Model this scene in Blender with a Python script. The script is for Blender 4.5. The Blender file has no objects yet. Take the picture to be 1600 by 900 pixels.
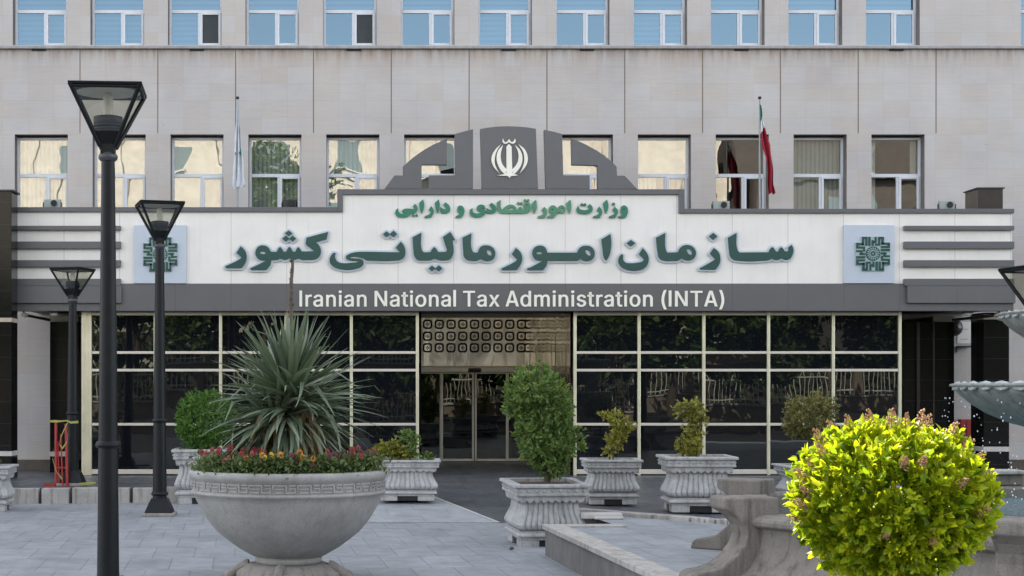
import bpy, math, random, json
import numpy as np
from mathutils import Vector, Matrix, Euler
R = math.radians
random.seed(7)
rng = np.random.default_rng(7)
S = bpy.context.scene
COL = S.collection

# ------------------------------------------------------------------ camera, sky, sun, exposure
EYE, FPX, CX, CY = 1.87, 2400.0, 560.0, 610.0        # eye height, focal length and principal point (in 1600x900 photo pixels)
cam_d = bpy.data.cameras.new('camera')
cam = bpy.data.objects.new('camera', cam_d); COL.objects.link(cam)
cam.location = (0, 0, EYE); cam.rotation_euler = (R(90), 0, 0)
cam_d.sensor_width = 36; cam_d.lens = 36 * FPX / 1600
cam_d.shift_x = (800 - CX) / 1600; cam_d.shift_y = (CY - 450) / 1600
cam_d.clip_start = 0.1; cam_d.clip_end = 2000
S.camera = cam

SUN_EL, SUN_AZ = 45.0, -24.0                           # azimuth from +Y, clockwise
W = bpy.data.worlds.new('World'); S.world = W; W.use_nodes = True
wn = W.node_tree.nodes; wl = W.node_tree.links; wn.clear()
sky = wn.new('ShaderNodeTexSky'); sky.sky_type = 'NISHITA'; sky.sun_disc = False
sky.sun_elevation = R(SUN_EL); sky.sun_rotation = R(SUN_AZ % 360); sky.altitude = 1200
sky.air_density = 1.0; sky.dust_density = 1.6; sky.ozone_density = 1.0
hs = wn.new('ShaderNodeHueSaturation'); hs.inputs['Saturation'].default_value = 0.30
bg = wn.new('ShaderNodeBackground'); bg.inputs['Strength'].default_value = 0.15
wo = wn.new('ShaderNodeOutputWorld')
wl.new(sky.outputs[0], hs.inputs['Color']); wl.new(hs.outputs[0], bg.inputs['Color']); wl.new(bg.outputs[0], wo.inputs['Surface'])
sd = bpy.data.lights.new('sun', 'SUN'); sd.energy = 4.1; sd.angle = R(0.5); sd.color = (1, .93, .82)
sun = bpy.data.objects.new('sun', sd); COL.objects.link(sun)
to_sun = Vector((math.sin(R(SUN_AZ)) * math.cos(R(SUN_EL)), math.cos(R(SUN_AZ)) * math.cos(R(SUN_EL)), math.sin(R(SUN_EL))))
sun.rotation_euler = (-to_sun).to_track_quat('-Z', 'Y').to_euler(); sun.location = (0, 0, 60)
S.view_settings.view_transform = 'Standard'; S.view_settings.look = 'None'
S.view_settings.exposure = 2.05; S.view_settings.gamma = 1; S.view_settings.use_curve_mapping = False
S.render.engine = 'CYCLES'; S.cycles.max_bounces = 7; S.cycles.transparent_max_bounces = 12
S.cycles.caustics_reflective = False; S.cycles.caustics_refractive = False

# ------------------------------------------------------------------ helpers
def X(px, Y): return (px - CX) * Y / FPX
def Z(py, Y): return EYE - (py - CY) * Y / FPX
def ground(px, py, z):
    Y = (EYE - z) * FPX / (py - CY); return Vector((X(px, Y), Y, z))

class MB:
    """collects boxes, prisms, lathes and tubes for ONE mesh object"""
    def __init__(s): s.v = []; s.f = []; s.m = []; s.sm = []
    def add(s, vs, fs, mi=0, smooth=False):
        o = len(s.v); s.v += [tuple(v) for v in vs]
        for f in fs: s.f.append(tuple(i + o for i in f)); s.m.append(mi); s.sm.append(smooth)
    def box(s, x0, x1, y0, y1, z0, z1, mi=0):
        v = [(x, y, z) for z in (z0, z1) for y in (y0, y1) for x in (x0, x1)]
        s.add(v, [(0, 2, 3, 1), (4, 5, 7, 6), (0, 1, 5, 4), (2, 6, 7, 3), (0, 4, 6, 2), (1, 3, 7, 5)], mi)
    def prism(s, pts, y0, y1, mi=0):
        """polygon in x,z (counter-clockwise seen from -y) pushed from y0 to y1"""
        n = len(pts); v = [(p[0], y0, p[1]) for p in pts] + [(p[0], y1, p[1]) for p in pts]
        f = [tuple(range(n)), tuple(range(2 * n - 1, n - 1, -1))]
        f += [(i, i + n, (i + 1) % n + n, (i + 1) % n) for i in range(n)]
        s.add(v, f, mi)
    def slab(s, pts, h, mi=0):
        """polygon given as (x,y,z) top points with a skirt h deep"""
        n = len(pts); v = [tuple(p) for p in pts] + [(p[0], p[1], p[2] - h) for p in pts]
        f = [tuple(range(n))] + [(i, i + n, (i + 1) % n + n, (i + 1) % n) for i in range(n)]
        s.add(v, f, mi)
    def lathe(s, prof, n=48, c=(0, 0, 0), rad=None, caps=True, smooth=True, mi=0):
        v = []
        for k, (r, z) in enumerate(prof):
            for i in range(n):
                a = 2 * math.pi * i / n; rr = r * (rad(a, k) if rad else 1)
                v.append((c[0] + rr * math.cos(a), c[1] + rr * math.sin(a), c[2] + z))
        f = [(k * n + i, k * n + (i + 1) % n, (k + 1) * n + (i + 1) % n, (k + 1) * n + i) for k in range(len(prof) - 1) for i in range(n)]
        s.add(v, f, mi, smooth)
        if caps: s.add(v[:n], [tuple(range(n - 1, -1, -1))], mi); s.add(v[-n:], [tuple(range(n))], mi)
    def tube(s, pts, rads, n=8, mi=0):
        pts = [Vector(p) for p in pts]; v = []; up = Vector((0, 0, 1))
        if not isinstance(rads, (list, tuple)): rads = [rads] * len(pts)
        for i, p in enumerate(pts):
            d = (pts[min(i + 1, len(pts) - 1)] - pts[max(i - 1, 0)]).normalized()
            a = d.cross(up) if abs(d.z) < .95 else d.cross(Vector((0, 1, 0))); a.normalize(); b = d.cross(a)
            for k in range(n):
                t = 2 * math.pi * k / n; v.append(p + (a * math.cos(t) + b * math.sin(t)) * rads[i])
        f = [(i * n + k, i * n + (k + 1) % n, (i + 1) * n + (k + 1) % n, (i + 1) * n + k) for i in range(len(pts) - 1) for k in range(n)]
        s.add(v, f, mi, True); s.add(v[:n], [tuple(range(n))], mi); s.add(v[-n:], [tuple(range(n - 1, -1, -1))], mi)
    def loft(s, rings, closed=True, caps=True, smooth=False, mi=0):
        n = len(rings[0]); v = [p for r in rings for p in r]; m = n if closed else n - 1
        f = [(k * n + i, k * n + (i + 1) % n, (k + 1) * n + (i + 1) % n, (k + 1) * n + i) for k in range(len(rings) - 1) for i in range(m)]
        s.add(v, f, mi, smooth)
        if caps: s.add(rings[0], [tuple(range(n - 1, -1, -1))], mi); s.add(rings[-1], [tuple(range(n))], mi)
    def mesh(s, me, mat4=None, mi=0, fn=None):
        vs = [v.co.copy() for v in me.vertices]
        if fn: vs = [fn(v) for v in vs]
        if mat4: vs = [mat4 @ v for v in vs]
        s.add(vs, [tuple(p.vertices) for p in me.polygons], mi)
    def build(s, name, mats, parent=None, loc=None, bevel=0, fix=True):
        me = bpy.data.meshes.new(name); me.from_pydata(s.v, [], s.f)
        for m in (mats if isinstance(mats, (list, tuple)) else [mats]): me.materials.append(m)
        me.polygons.foreach_set('material_index', s.m); me.polygons.foreach_set('use_smooth', s.sm)
        me.update()
        if fix:
            import bmesh
            b = bmesh.new(); b.from_mesh(me); bmesh.ops.recalc_face_normals(b, faces=b.faces); b.to_mesh(me); b.free()
        o = bpy.data.objects.new(name, me); COL.objects.link(o)
        if parent: o.parent = parent
        if loc: o.location = loc
        if bevel:
            md = o.modifiers.new('bevel', 'BEVEL'); md.width = bevel; md.segments = 2; md.limit_method = 'ANGLE'; md.angle_limit = R(40)
        return o

def tag(o, label, cat, group=None, kind=None):
    o['label'] = label; o['category'] = cat
    if group: o['group'] = group
    if kind: o['kind'] = kind
    return o
def struct(o): o['kind'] = 'structure'; return o
def thing(name, loc, label, cat, group=None, rz=0):
    o = bpy.data.objects.new(name, None); o.empty_display_size = .2; COL.objects.link(o)
    o.location = loc; o.rotation_euler = (0, 0, rz); return tag(o, label, cat, group)
def copy_tree(o, parent=None):
    c = o.copy(); COL.objects.link(c)
    if parent: c.parent = parent
    for ch in list(o.children): copy_tree(ch, c)
    return c

# ------------------------------------------------------------------ materials
def newmat(name):
    m = bpy.data.materials.new(name); m.use_nodes = True
    nt = m.node_tree; nt.nodes.clear()
    out = nt.nodes.new('ShaderNodeOutputMaterial'); p = nt.nodes.new('ShaderNodeBsdfPrincipled')
    nt.links.new(p.outputs[0], out.inputs[0]); return m, nt, p, out
def N(nt, t, **kw):
    n = nt.nodes.new(t)
    for k, v in kw.items():
        if k in n.inputs: n.inputs[k].default_value = v
        else: setattr(n, k, v)
    return n
def coords(nt, scale=(1, 1, 1), rot=(0, 0, 0), kind='Object'):
    t = nt.nodes.new('ShaderNodeTexCoord'); m = nt.nodes.new('ShaderNodeMapping')
    m.inputs['Scale'].default_value = scale; m.inputs['Rotation'].default_value = rot
    nt.links.new(t.outputs[kind], m.inputs[0]); return m.outputs[0]
def noise(nt, vec, scale, detail=6, rough=.6, dist=0):
    n = N(nt, 'ShaderNodeTexNoise', Scale=scale, Detail=detail, Roughness=rough, Distortion=dist)
    nt.links.new(vec, n.inputs['Vector']); return n.outputs['Fac']
def ramp(nt, fac, stops):
    r = nt.nodes.new('ShaderNodeValToRGB'); e = r.color_ramp.elements
    while len(e) > 1: e.remove(e[-1])
    for i, (p, c) in enumerate(stops):
        q = e[0] if i == 0 else e.new(p); q.position = p
        q.color = (c, c, c, 1) if isinstance(c, (int, float)) else (*c, 1)
    nt.links.new(fac, r.inputs[0]); return r.outputs[0]
def mixc(nt, a, b, fac, mode='MIX'):
    m = nt.nodes.new('ShaderNodeMix'); m.data_type = 'RGBA'; m.blend_type = mode
    for s, i in ((fac, 0), (a, 6), (b, 7)):
        if hasattr(s, 'links') or hasattr(s, 'is_linked'): nt.links.new(s, m.inputs[i])
        else: m.inputs[i].default_value = s if i == 0 else (*s, 1)
    return m.outputs[2]
def bump(nt, p, h, strength=.3, dist=.01):
    b = N(nt, 'ShaderNodeBump', Strength=strength, Distance=dist); nt.links.new(h, b.inputs['Height']); nt.links.new(b.outputs[0], p.inputs['Normal']); return b
def simple(name, c, rough=.6, metal=0, var=.12, scale=6, bmp=0, spec=.5):
    m, nt, p, o = newmat(name); v = coords(nt)
    f = noise(nt, v, scale)
    lo = tuple(x * (1 - var) for x in c); hi = tuple(min(1, x * (1 + var)) for x in c)
    nt.links.new(ramp(nt, f, [(.3, lo), (.7, hi)]), p.inputs['Base Color'])
    p.inputs['Roughness'].default_value = rough; p.inputs['Metallic'].default_value = metal; p.inputs['Specular IOR Level'].default_value = spec
    if bmp: bump(nt, p, noise(nt, v, scale * 8), bmp, .004)
    return m
def stone(name, c, dark=(.55, .52, .48), scale=5, streak=.5, speck=0, rough=.8, bmp=.35):
    """weathered cut stone: tone patches, vertical run-off stains, fine grain"""
    m, nt, p, o = newmat(name); v = coords(nt)
    a = ramp(nt, noise(nt, v, scale, 8, .65), [(.32, tuple(x * .78 for x in c)), (.68, tuple(min(1, x * 1.12) for x in c))])
    vs = coords(nt, (9, 9, .9))
    st = ramp(nt, noise(nt, vs, 1.6, 5, .6), [(.5, 0.0), (.72, streak)])
    b = mixc(nt, a, tuple(x * y for x, y in zip(c, dark)), st)
    if speck:
        g = ramp(nt, noise(nt, v, 160, 2, .5), [(.36, 1.0), (.46, 0.0)])
        g2 = nt.nodes.new('ShaderNodeMath'); g2.operation = 'MULTIPLY'; nt.links.new(g, g2.inputs[0]); g2.inputs[1].default_value = speck
        b = mixc(nt, b, tuple(x * .3 for x in c), g2.outputs[0])
    nt.links.new(b, p.inputs['Base Color']); p.inputs['Roughness'].default_value = rough; p.inputs['Specular IOR Level'].default_value = .3
    bump(nt, p, noise(nt, v, scale * 14, 5), bmp, .006)
    return m
def leafmat(name, cols, rough=.45, trans=.35, tcol=None, spec=.4):
    m, nt, p, o = newmat(name)
    at = nt.nodes.new('ShaderNodeAttribute'); at.attribute_name = 'tone'
    n = len(cols); c = ramp(nt, at.outputs['Fac'], [(i / (n - 1), k) for i, k in enumerate(cols)])
    nt.links.new(c, p.inputs['Base Color']); p.inputs['Roughness'].default_value = rough; p.inputs['Specular IOR Level'].default_value = spec
    t = nt.nodes.new('ShaderNodeBsdfTranslucent'); mx = nt.nodes.new('ShaderNodeMixShader'); mx.inputs[0].default_value = trans
    tc = mixc(nt, c, tcol or (1.0, .95, .35), 1.0, 'MULTIPLY')
    g = N(nt, 'ShaderNodeGamma', Gamma=.8); nt.links.new(tc, g.inputs[0]); nt.links.new(g.outputs[0], t.inputs[0])
    nt.links.new(p.outputs[0], mx.inputs[1]); nt.links.new(t.outputs[0], mx.inputs[2]); nt.links.new(mx.outputs[0], o.inputs[0])
    return m
def glassmat(name, refl, tint=(1, 1, 1), through=None, dark=(.006, .007, .009), wob=.25, wscale=.9, rough=.0, see=.0):
    """window glass: a part of the light mirrors off it, the rest meets the dark room (or passes to the blind behind it)"""
    m, nt, p, o = newmat(name); nt.nodes.remove(p)
    gl = nt.nodes.new('ShaderNodeBsdfGlossy'); gl.inputs['Roughness'].default_value = rough; gl.inputs['Color'].default_value = (*tint, 1)
    df = nt.nodes.new('ShaderNodeBsdfDiffuse'); df.inputs['Color'].default_value = (*dark, 1)
    oi = nt.nodes.new('ShaderNodeObjectInfo'); va = N(nt, 'ShaderNodeVectorMath', operation='ADD'); sc_ = N(nt, 'ShaderNodeVectorMath', operation='SCALE')
    rv = nt.nodes.new('ShaderNodeCombineXYZ'); nt.links.new(oi.outputs['Random'], rv.inputs[0]); nt.links.new(oi.outputs['Random'], rv.inputs[2])
    nt.links.new(rv.outputs[0], sc_.inputs[0]); sc_.inputs['Scale'].default_value = 37
    nt.links.new(coords(nt), va.inputs[0]); nt.links.new(sc_.outputs[0], va.inputs[1]); v = va.outputs[0]
    b = N(nt, 'ShaderNodeBump', Strength=wob, Distance=.02); nt.links.new(noise(nt, v, wscale, 1.5, .4), b.inputs['Height']); nt.links.new(b.outputs[0], gl.inputs['Normal'])
    base = df.outputs[0]
    if through is not None:
        tr = nt.nodes.new('ShaderNodeBsdfTransparent'); tr.inputs[0].default_value = (*through, 1)
        base = tr.outputs[0]
    mx = nt.nodes.new('ShaderNodeMixShader'); mx.inputs[0].default_value = refl
    nt.links.new(base, mx.inputs[1]); nt.links.new(gl.outputs[0], mx.inputs[2]); nt.links.new(mx.outputs[0], o.inputs[0])
    return m
def grid_lines(nt, coord, period, offset, width):
    """1 on a thin line every period of the coordinate"""
    a = N(nt, 'ShaderNodeMath', operation='SUBTRACT'); nt.links.new(coord, a.inputs[0]); a.inputs[1].default_value = offset
    d = N(nt, 'ShaderNodeMath', operation='DIVIDE'); nt.links.new(a.outputs[0], d.inputs[0]); d.inputs[1].default_value = period
    f = N(nt, 'ShaderNodeMath', operation='FRACT'); nt.links.new(d.outputs[0], f.inputs[0])
    l = N(nt, 'ShaderNodeMath', operation='LESS_THAN'); nt.links.new(f.outputs[0], l.inputs[0]); l.inputs[1].default_value = width / period
    return l.outputs[0]
def xyz(nt, vec):
    s = nt.nodes.new('ShaderNodeSeparateXYZ'); nt.links.new(vec, s.inputs[0]); return s.outputs

def facade_stone():
    m, nt, p, o = newmat('travertine cladding'); v = coords(nt); q = xyz(nt, v)
    c = nt.nodes.new('ShaderNodeCombineXYZ'); nt.links.new(q[0], c.inputs[0]); nt.links.new(q[2], c.inputs[1])
    br = N(nt, 'ShaderNodeTexBrick', offset=0.0, squash=1.0, Scale=1.0)
    br.inputs['Brick Width'].default_value = .5247; br.inputs['Row Height'].default_value = .345; br.inputs['Mortar Size'].default_value = .0022
    br.inputs['Color1'].default_value = (.475, .435, .40, 1); br.inputs['Color2'].default_value = (.49, .475, .465, 1); br.inputs['Mortar'].default_value = (.40, .37, .335, 1)
    br.inputs['Bias'].default_value = .1
    mp = N(nt, 'ShaderNodeMapping'); mp.inputs['Location'].default_value = (5.635 - .0, -8.77 + .345 * 30, 0)
    nt.links.new(c.outputs[0], mp.inputs[0]); nt.links.new(mp.outputs[0], br.inputs[0])
    vs = coords(nt, (1.2, 1.2, 22)); st = noise(nt, vs, 1.5, 7, .6)
    a = mixc(nt, br.outputs[0], ramp(nt, st, [(.3, .80), (.75, 1.12)]), .30, 'MULTIPLY')
    big = ramp(nt, noise(nt, v, .7, 4), [(.3, (.90, .89, .90)), (.5, (1.0, .98, .96)), (.7, (1.08, 1.07, 1.05))]); a = mixc(nt, a, big, 1.0, 'MULTIPLY')
    # pits and dark veins of the travertine
    vp = coords(nt, (1, 1, 1.6)); pit = N(nt, 'ShaderNodeMath', operation='MULTIPLY')
    nt.links.new(ramp(nt, noise(nt, vp, 14, 6, .75, .6), [(.62, 0.0), (.70, 1.0)]), pit.inputs[0]); nt.links.new(ramp(nt, noise(nt, v, 1.3, 3), [(.5, 0.0), (.62, .75)]), pit.inputs[1])
    a = mixc(nt, a, (.15, .13, .115), pit.outputs[0])
    # rusty run-off under the string course
    mr = N(nt, 'ShaderNodeMapRange'); mr.inputs['From Min'].default_value = 7.9; mr.inputs['From Max'].default_value = 8.80; nt.links.new(q[2], mr.inputs[0])
    up = N(nt, 'ShaderNodeMath', operation='LESS_THAN'); nt.links.new(q[2], up.inputs[0]); up.inputs[1].default_value = 8.80
    pw = N(nt, 'ShaderNodeMath', operation='POWER'); nt.links.new(mr.outputs[0], pw.inputs[0]); pw.inputs[1].default_value = 4
    rs = N(nt, 'ShaderNodeMath', operation='MULTIPLY'); nt.links.new(pw.outputs[0], rs.inputs[0])
    nt.links.new(ramp(nt, noise(nt, coords(nt, (5, 5, .5)), 2, 4), [(.35, .15), (.7, 1.0)]), rs.inputs[1])
    r2 = N(nt, 'ShaderNodeMath', operation='MULTIPLY'); nt.links.new(rs.outputs[0], r2.inputs[0]); nt.links.new(up.outputs[0], r2.inputs[1])
    a = mixc(nt, a, (.22, .13, .07), r2.outputs[0])
    nt.links.new(a, p.inputs['Base Color']); p.inputs['Roughness'].default_value = .75; p.inputs['Specular IOR Level'].default_value = .3
    bump(nt, p, st, .15, .004); return m
def panel_mat(name, c, period, off, rough=.35, spec=.5, seam=(.45, .43, .40), stain=.25, width=.007):
    m, nt, p, o = newmat(name); v = coords(nt); q = xyz(nt, v)
    l = grid_lines(nt, q[0], period, off, width)
    a = ramp(nt, noise(nt, v, 1.4, 3), [(.3, tuple(x * .94 for x in c)), (.7, tuple(min(1, x * 1.04) for x in c))])
    st = ramp(nt, noise(nt, coords(nt, (6, 6, .35)), 2.2, 4), [(.55, 0.0), (.8, stain)])
    a = mixc(nt, a, tuple(x * .6 for x in c), st)
    a = mixc(nt, a, tuple(x * s for x, s in zip(c, seam)), l)
    nt.links.new(a, p.inputs['Base Color']); p.inputs['Roughness'].default_value = rough; p.inputs['Specular IOR Level'].default_value = spec
    return m
def paving(name, c1, c2, mort, bw, rh, ms, rot=0, offset=0.0, rough=.6, stain=.38):
    m, nt, p, o = newmat(name); v = coords(nt, (1, 1, 1), (0, 0, rot))
    br = N(nt, 'ShaderNodeTexBrick', offset=offset, Scale=1.0); nt.links.new(v, br.inputs[0])
    br.inputs['Brick Width'].default_value = bw; br.inputs['Row Height'].default_value = rh; br.inputs['Mortar Size'].default_value = ms
    br.inputs['Mortar Smooth'].default_value = .3
    br.inputs['Color1'].default_value = (*c1, 1); br.inputs['Color2'].default_value = (*c2, 1); br.inputs['Mortar'].default_value = (*mort, 1)
    a = mixc(nt, br.outputs[0], ramp(nt, noise(nt, v, 3, 8, .65), [(.3, .72), (.7, 1.18)]), .8, 'MULTIPLY')
    sp = ramp(nt, noise(nt, v, .8, 6, .65), [(.5, 0.0), (.75, stain)])
    a = mixc(nt, a, tuple(x * .5 for x in c1), sp)
    fine = ramp(nt, noise(nt, v, 22, 5, .7), [(.60, 0.0), (.72, .35)]); a = mixc(nt, a, tuple(x * .45 for x in c1), fine)
    pale = ramp(nt, noise(nt, coords(nt, (1, .35, 1), (0, 0, .3)), 1.7, 6, .65), [(.52, 0.0), (.75, .35)]); a = mixc(nt, a, tuple(min(1, x * 1.5) for x in c2), pale)
    nt.links.new(a, p.inputs['Base Color'])
    nt.links.new(ramp(nt, noise(nt, v, 5), [(.3, rough - .12), (.7, rough + .15)]), p.inputs['Roughness'])
    p.inputs['Specular IOR Level'].default_value = .35
    b = bump(nt, p, br.outputs['Fac'], .5, .006); b.invert = True
    return m

M = {}
M['wall'] = facade_stone()
M['joint'] = simple('rusty joint', (.17, .125, .09), .9)
M['ledge'] = stone('ledge stone', (.34, .33, .33), streak=.4)
M['pvc'] = simple('white window frame', (.62, .64, .67), .4, 0, .05)
M['dark_fill'] = simple('dark slot', (.012, .012, .013), .7)
M['rust'] = simple('rust stained jamb', (.16, .13, .115), .8, 0, .3, 10)
M['room'] = simple('dark room', (.03, .032, .032), .9)
M['glass_hi'] = glassmat('upper window glass', .36, (.22, .33, .41), through=(.44, .58, .67), wob=.05, wscale=.6)
M['glass_lo'] = glassmat('lower window glass', .25, (.98, .97, .94), through=(.84, .90, .88), wob=.13, wscale=1.3)
M['glass_dark'] = glassmat('tinted lobby glass', .056, (.95, 1, .95), wob=.055, wscale=1.3)
M['white_panel'] = panel_mat('white cladding panel', (.77, .735, .68), 1.0476, X(535, 28.9) - .003, .4, .4)
M['grey_panel'] = panel_mat('grey cladding panel', (.105, .104, .105), 1.0476, X(535, 28.9) - .003, .38, .5, (.5, .5, .5), .1)
M['grey_trim'] = simple('grey metal trim', (.10, .10, .103), .38, 0, .05)
M['soffit'] = simple('soffit', (.05, .05, .05), .6)
M['plaque'] = simple('pale blue plaque', (.47, .52, .58), .35, 0, .03)
M['letter_green'] = simple('dark green letter face', (.010, .060, .050), .3, 0, .06, 3)
M['letter_light'] = simple('light letter edge', (.52, .57, .62), .35, 0, .04)
M['ministry_green'] = simple('green lettering', (.012, .16, .095), .35, 0, .1, 3)
M['ivory'] = simple('ivory lettering', (.82, .80, .69), .35, 0, .05, 2)
M['alu'] = simple('aluminium profile', (.66, .62, .54), .36, .65, .06, 3)
M['alu_warm'] = simple('aluminium corner profile', (.66, .63, .48), .34, .65, .12, 3)  # yellow cast of mirrored sunlit surroundings put into the base colour
M['alu_door'] = simple('door profile', (.56, .53, .49), .35, .6, .05, 3)
def steel():
    m, nt, p, o = newmat('polished steel'); v = coords(nt, (1, 1, .35))
    p.inputs['Base Color'].default_value = (.97, .82, .57, 1); p.inputs['Metallic'].default_value = .92; p.inputs['Roughness'].default_value = .1
    bump(nt, p, noise(nt, v, 2.2, 2, .4, .8), .4, .05); return m
M['steel'] = steel()
M['granite'] = paving('black granite', (.010, .010, .011), (.016, .015, .015), (.03, .03, .03), 5, .40, .004, 0, 0, .14, .1)
def granite():
    m, nt, p, o = newmat('polished black granite'); v = coords(nt); q = xyz(nt, v)
    l = grid_lines(nt, q[2], .405, .2, .006)
    a = ramp(nt, noise(nt, v, 60, 3), [(.4, .005), (.7, .011)])
    a = mixc(nt, a, (.035, .035, .037), l); nt.links.new(a, p.inputs['Base Color'])
    p.inputs['Roughness'].default_value = .12; p.inputs['Specular IOR Level'].default_value = .28; return m
M['granite'] = granite()
M['white_stone'] = stone('white stone strip', (.52, .50, .47), scale=3, streak=.2)
M['cream'] = simple('cream trim', (.42, .36, .28), .6)
M['brown_stone'] = stone('brown plinth', (.115, .095, .08), streak=.3)
M['plaza'] = paving('light plaza paving', (.25, .268, .285), (.295, .31, .325), (.195, .207, .218), .46, 1.15, .008, R(-4.6), .5, .6)
M['light_ramp'] = paving('light ramp paving', (.30, .318, .335), (.335, .35, .362), (.23, .24, .25), .9, .62, .007, R(-4.6), .5, .6, .15)
M['dark_paving'] = paving('dark entrance paving', (.070, .077, .087), (.092, .099, .108), (.05, .052, .055), .6, .6, .006, R(0), 0, .38, .2)
M['kerb'] = stone('kerb stone', (.40, .385, .36), (.42, .33, .24), 4, .75)
M['slab_side'] = stone('slab facing', (.17, .165, .16), (.5, .45, .4), 3, .6)
M['planter'] = stone('carved stone planter', (.43, .43, .425), (.42, .39, .36), 9, .75, .4)
M['bowl'] = stone('granite bowl', (.36, .352, .335), (.66, .61, .54), 2.5, .5, .55, .75)
M['pedestal'] = stone('rough pedestal', (.30, .275, .25), (.5, .38, .28), 6, .8, .3)
M['basin'] = stone('mottled basin stone', (.215, .195, .172), (.36, .33, .31), 4.5, .9, .5, .9, .8)
M['fountain'] = stone('fountain bowl stone', (.25, .265, .245), (.35, .36, .32), 4, .85, .3, .55, .6)
M['soil'] = simple('soil', (.085, .05, .03), .95, 0, .4, 30, .8)
M['lamp_metal'] = simple('dark green lamp metal', (.0075, .009, .0105), .40, 0, .25, 12, .05, .22)
M['lamp_ring'] = simple('worn lamp collar', (.06, .063, .068), .45, .3, .3, 20)
M['lamp_glass'] = glassmat('lamp glass', .09, (1, 1, 1), through=(.80, .80, .74), wob=.1)
M['bulb'] = simple('bulb white', (.68, .66, .58), .5)
M['red'] = simple('red paint', (.33, .022, .018), .45)
M['tape'] = simple('yellow tape', (.30, .29, .07), .5)
M['black'] = simple('black plastic', (.012, .012, .013), .45)
M['box_brown'] = simple('brown granite face', (.035, .028, .024), .2)
M['flag_white'] = simple('white cloth', (.60, .63, .66), .85)
M['flag_green'] = simple('green cloth', (.01, .16, .10), .85)
M['flag_red'] = simple('red cloth', (.30, .012, .03), .8)
M['pole'] = simple('grey pole', (.27, .28, .29), .4, .4)
M['bark'] = stone('bark', (.10, .075, .055), scale=20, streak=.3)
M['asphalt'] = simple('asphalt', (.020, .020, .021), .85, 0, .2, 5)
M['tan_wall'] = stone('tan low wall', (.30, .24, .18), scale=2)
M['white_iron'] = simple('white iron', (.70, .68, .62), .5)
M['far_wall'] = stone('cream render', (.57, .52, .44), scale=1.5, streak=.25)
M['far_glass'] = simple('far window', (.12, .16, .17), .2)
M['water'] = None

M['far_dark_wall'] = stone('dark house wall', (.085, .075, .065), scale=1.5, streak=.3)
# ------------------------------------------------------------------ ground
def lerp(a, b, t): return a + (b - a) * t
b = MB(); b.add([(-300, 7.5, 0), (300, 7.5, 0), (300, 31.2, 0), (-300, 31.2, 0)], [(0, 1, 2, 3)]); struct(b.build('plaza', M['plaza']))
b = MB(); b.add([(-600, -900, -.06), (600, -900, -.06), (600, 900, -.06), (-600, 900, -.06)], [(0, 1, 2, 3)]); struct(b.build('ground', M['asphalt']))
b = MB(); b.box(-300, 300, -36, 7.5, -.055, -.045); struct(b.build('added_dark_road', M['asphalt']))  # unseen dark surface, added so the lobby glass mirrors no bright ground
KX, KY, KS = X(0, 25.2), 25.2, .15
def kerb_y(x): return KY + (x - KX) * KS
x283 = X(283, 25.7)
A = (X(679, 24.7), 24.7, .163); Bp = (X(782, 21.7), 21.7, .004)
def rz(y): return .25 * (y - 21.7) / 4.6 + .004
# dark platform along the building, its ramp and the raised terrace on the right
b = MB()
b.slab([(-60, 26.6, .25), (60, 26.6, .25), (60, 40, .25), (-60, 40, .25)], .3)
b.slab([(-60, kerb_y(-60) + .16, .25), (x283, kerb_y(x283) + .16, .25), (x283, 26.6, .25), (-60, 26.6, .25)], .3)
b.add([(-.5, 24.7, rz(24.7)), A, Bp, (3.3, 21.7, .004), (3.3, 26.6, .25), (-.5, 26.6, .25)], [(0, 1, 2, 3, 4, 5)])
b.slab([(2.69, 19.54, .38), (4.56, 17.36, .38), (16, 17.36, .38), (16, 26.6, .254), (3.3, 26.6, .254), (3.3, 21.7, .335)], .3)
struct(b.build('entrance_paving', M['dark_paving']))
b = MB(); b.add([(-.5, 21.7, .004), Bp, A, (-.5, 24.7, rz(24.7))], [(0, 1, 2, 3)])
struct(b.build('ramp', M['light_ramp']))
b = MB(); d = Vector(Bp) - Vector(A); nrm = Vector((d.y, -d.x, 0)).normalized() * .05
b.add([Vector(A) + Vector((0, 0, .004)), Vector(Bp) + Vector((0, 0, .004)), Vector(Bp) + nrm + Vector((0, 0, .004)), Vector(A) + nrm + Vector((0, 0, .004))], [(0, 1, 2, 3)])
struct(b.build('ramp_edge', M['white_stone']))
# kerb stones
b = MB(); x = -16.0
while x < x283 - .1:
    w = min(.47, x283 - x); a0, a1 = kerb_y(x), kerb_y(x + w - .035); j = random.uniform(-.012, .012)
    pts = [(x, a0 + j), (x + w - .035, a1 + j), (x + w - .035, a1 + .2), (x, a0 + .2)]
    zz = .252 + random.uniform(-.006, .008)
    b.slab([(p[0], p[1], zz) for p in pts], zz + .02); x += .49
o = struct(b.build('kerb', M['kerb'], bevel=.012))
b = MB(); b.slab([(-60, kerb_y(-60) + .1, .20), (x283, kerb_y(x283) + .1, .20), (x283, kerb_y(x283) + .18, .20), (-60, kerb_y(-60) + .18, .20)], .22)
struct(b.build('kerb_bedding', M['brown_stone']))
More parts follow.
